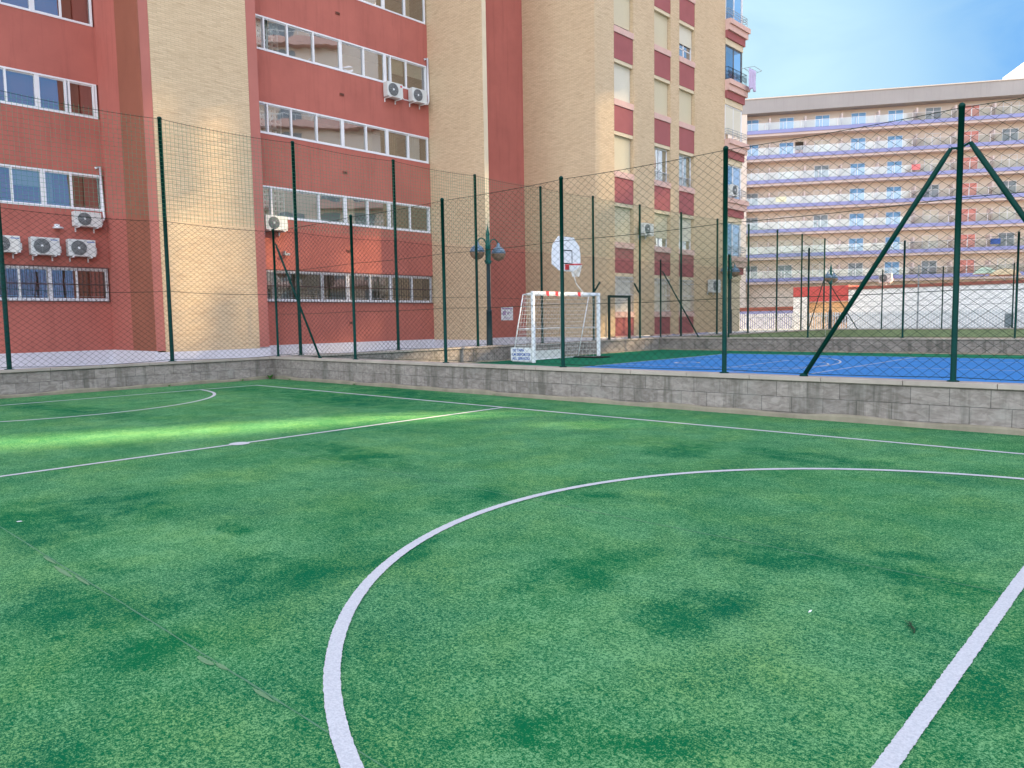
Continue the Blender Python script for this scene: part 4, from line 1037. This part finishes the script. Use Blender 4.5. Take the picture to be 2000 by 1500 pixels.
for a, b in zip(us[:-1], us[1:]):
    if b - a < 1e-4: continue
    mid = (a + b) / 2; iv = []
    for g_ in gaps:
        if g_[0] <= mid <= g_[1]:
            if g_[4] >= .99: iv.append((g_[2], g_[3]))
            else:
                z = g_[2]
                while z < g_[3] - .01: iv.append((z, z + .28 * g_[4] + .065)); z += .4
    iv.sort(); z = -.02
    for (p, q_) in iv:
        if p > z: tbox(mb, a, b, 0, -.12, z, p)
        z = max(z, q_)
    tbox(mb, a, b, 0, -.12, z, HT)
mb.build('facade', M_hotwall, tw)  # thin added screen, pierced only where sun should pass
for (a, b) in ((-.3, -.01), (50.01, 50.3)): tbox(MB(), a, b, .3, -14, -.02, HT).build('side_wall', M_cream, tw)
def clear(u0, u1, z0, z1): return all(g_[1] < u0 or g_[0] > u1 or g_[3] < z0 or g_[2] > z1 for g_ in gaps)
for k in range(20):
    zz = 2.6 + k * 2.9; mb = MB(); m2 = MB(); m3 = MB(); any_ = False
    for q_ in range(12):
        a = q_ * 4.16; b = a + 4.15
        if clear(a - .5, b + .5, zz - .8, zz + 2.2):
            any_ = True
            tbox(mb, a, b, 1.2, .001, zz, zz + .75); tbox(m2, a + .5, a + 2.4, .05, .001, zz + .80, zz + 2.5)
            for i in range(5): tbox(m3, a + .1 + i * .95, a + .15 + i * .95, 1.15, 1.10, zz + .751, zz + 1.3)
            tbox(m3, a, b, 1.16, 1.09, zz + 1.301, zz + 1.36)
    if any_: f = mb.build('salmon_balcony', M_pink, tw); m2.build('balcony_door', M_hotgrey, f); m3.build('balcony_rail', M_white, f)

def hq(s_, d, z): return P0 + E_ * s_ + Nn * d + Vector((0, 0, z))
for s_, k, w, mt, lb_ in ((17.9, 2, .9, pmat('coral_towel', (.75, .22, .22), .9), 'coral towel hanging over a hotel balcony rail left of the tall braced post'),
                          (3.3, 3, 1.2, pmat('cream_towel', (.75, .72, .50), .9), 'cream towel hanging over a hotel balcony rail beside the red building'),
                          (26.2, 5, 1.0, pmat('navy_towel', (.05, .10, .30), .9), 'navy towel on a hotel balcony rail right of the tall braced post')):
    z = FZ[k] + 1.26; mb = MB(); vs = []
    for i in range(9):
        for j in range(7):
            a = s_ + w * i / 8; dd = .10 + .02 * math.sin(i * 1.7) * j / 6
            vs.append(tuple(hq(a, dd if j else .04, z - .12 * max(0, j - 1) - (.0 if j else .005))))
    mb.add(vs, [(i * 7 + j, (i + 1) * 7 + j, (i + 1) * 7 + j + 1, i * 7 + j + 1) for i in range(8) for j in range(6)])
    o = mb.build('towel', mt); md = o.modifiers.new('thick', 'SOLIDIFY'); md.thickness = .01; tag(o, lb_, 'towel')
# a half-lowered dark shutter on the second balcony row
mb = MB(); hbox(mb, 5.6, 6.5, -1.38, -1.33, FZ[1] + .3, FZ[1] + 2.0); mb.build('dark_door', M_dark, ht)
mb = MB(); hbox(mb, 5.6, 6.5, -1.325, -1.30, FZ[1] + .3, FZ[1] + 1.05); mb.build('red_screen', M_redbrown, ht)

# ================================================================= SMALL THINGS ON THE TURF
def weed(x, y, z, h, n, label, mat=M_leaf):
    mb = MB()
    for i in range(n):
        a = random.uniform(0, 6.28); l = random.uniform(.5, 1) * h; dx, dy = math.cos(a), math.sin(a); w = l * .13
        p0_ = Vector((x + dx * .01, y + dy * .01, z)); p1 = p0_ + Vector((dx * l * .45, dy * l * .45, l * .7)); p2 = p0_ + Vector((dx * l * .9, dy * l * .9, l * .75))
        sd_ = Vector((-dy, dx, 0)) * w
        mb.add([p0_ - sd_ * .3, p0_ + sd_ * .3, p1 + sd_, p1 - sd_, p2], [(0, 1, 2, 3), (3, 2, 4)])
    o = mb.build('weed', mat); tag(o, label, 'weed', 'weeds at the foot of the walls'); return o
weed(-17.70, 9.95, 0, .16, 26, 'biggest weed, growing in the corner where the two walls meet')
weed(-17.72, 9.2, 0, .08, 14, 'small weed at the left wall, just left of the corner weed')
weed(-17.72, 7.4, 0, .07, 12, 'small weed at the left wall below the second fence post')
weed(-16.9, 10.03, 0, .07, 12, 'small weed at the cross wall, just right of the corner')
weed(-14.2, 10.04, 0, .06, 12, 'small weed at the cross wall below the brace')
weed(-9.8, 10.04, 0, .05, 10, 'small weed at the cross wall below the goal')
tb = MB(); tb.tube([(-.90, 3.50, .006), (-.905, 3.53, .010), (-.93, 3.57, .008), (-.945, 3.60, .012)], .0035, 5)
for i in range(16):
    p = Vector((-.905 - .003 * i, 3.52 + .006 * i, .01)); a = random.uniform(0, 6.28); tb.add([p, p + Vector((.018 * math.cos(a), .018 * math.sin(a), .004)), p + Vector((.016 * math.cos(a + .5), .016 * math.sin(a + .5), .002))], [(0, 1, 2)])
tag(tb.build('twig', M_twig), 'small dark twig lying on the turf near the right-hand line', 'twig')
for (x, y, a, lb_) in ((-6.23, 1.49, .3, 'white scrap of paper on the turf at the left edge'), (-1.33, 3.45, 1.2, 'tiny white scrap of paper on the turf inside the near semicircle')):
    sc = MB(); c_, s_ = math.cos(a), math.sin(a); w, h = (.035, .012) if x < -5 else (.012, .005)
    sc.add([(x - w * c_, y - w * s_, .004), (x + h * s_, y - h * c_, .007), (x + w * c_, y + w * s_, .012), (x - h * s_, y + h * c_, .009)], [(0, 1, 2, 3)])
    o = sc.build('paper_scrap', M_white); md = o.modifiers.new('thick', 'SOLIDIFY'); md.thickness = .001; tag(o, lb_, 'litter')
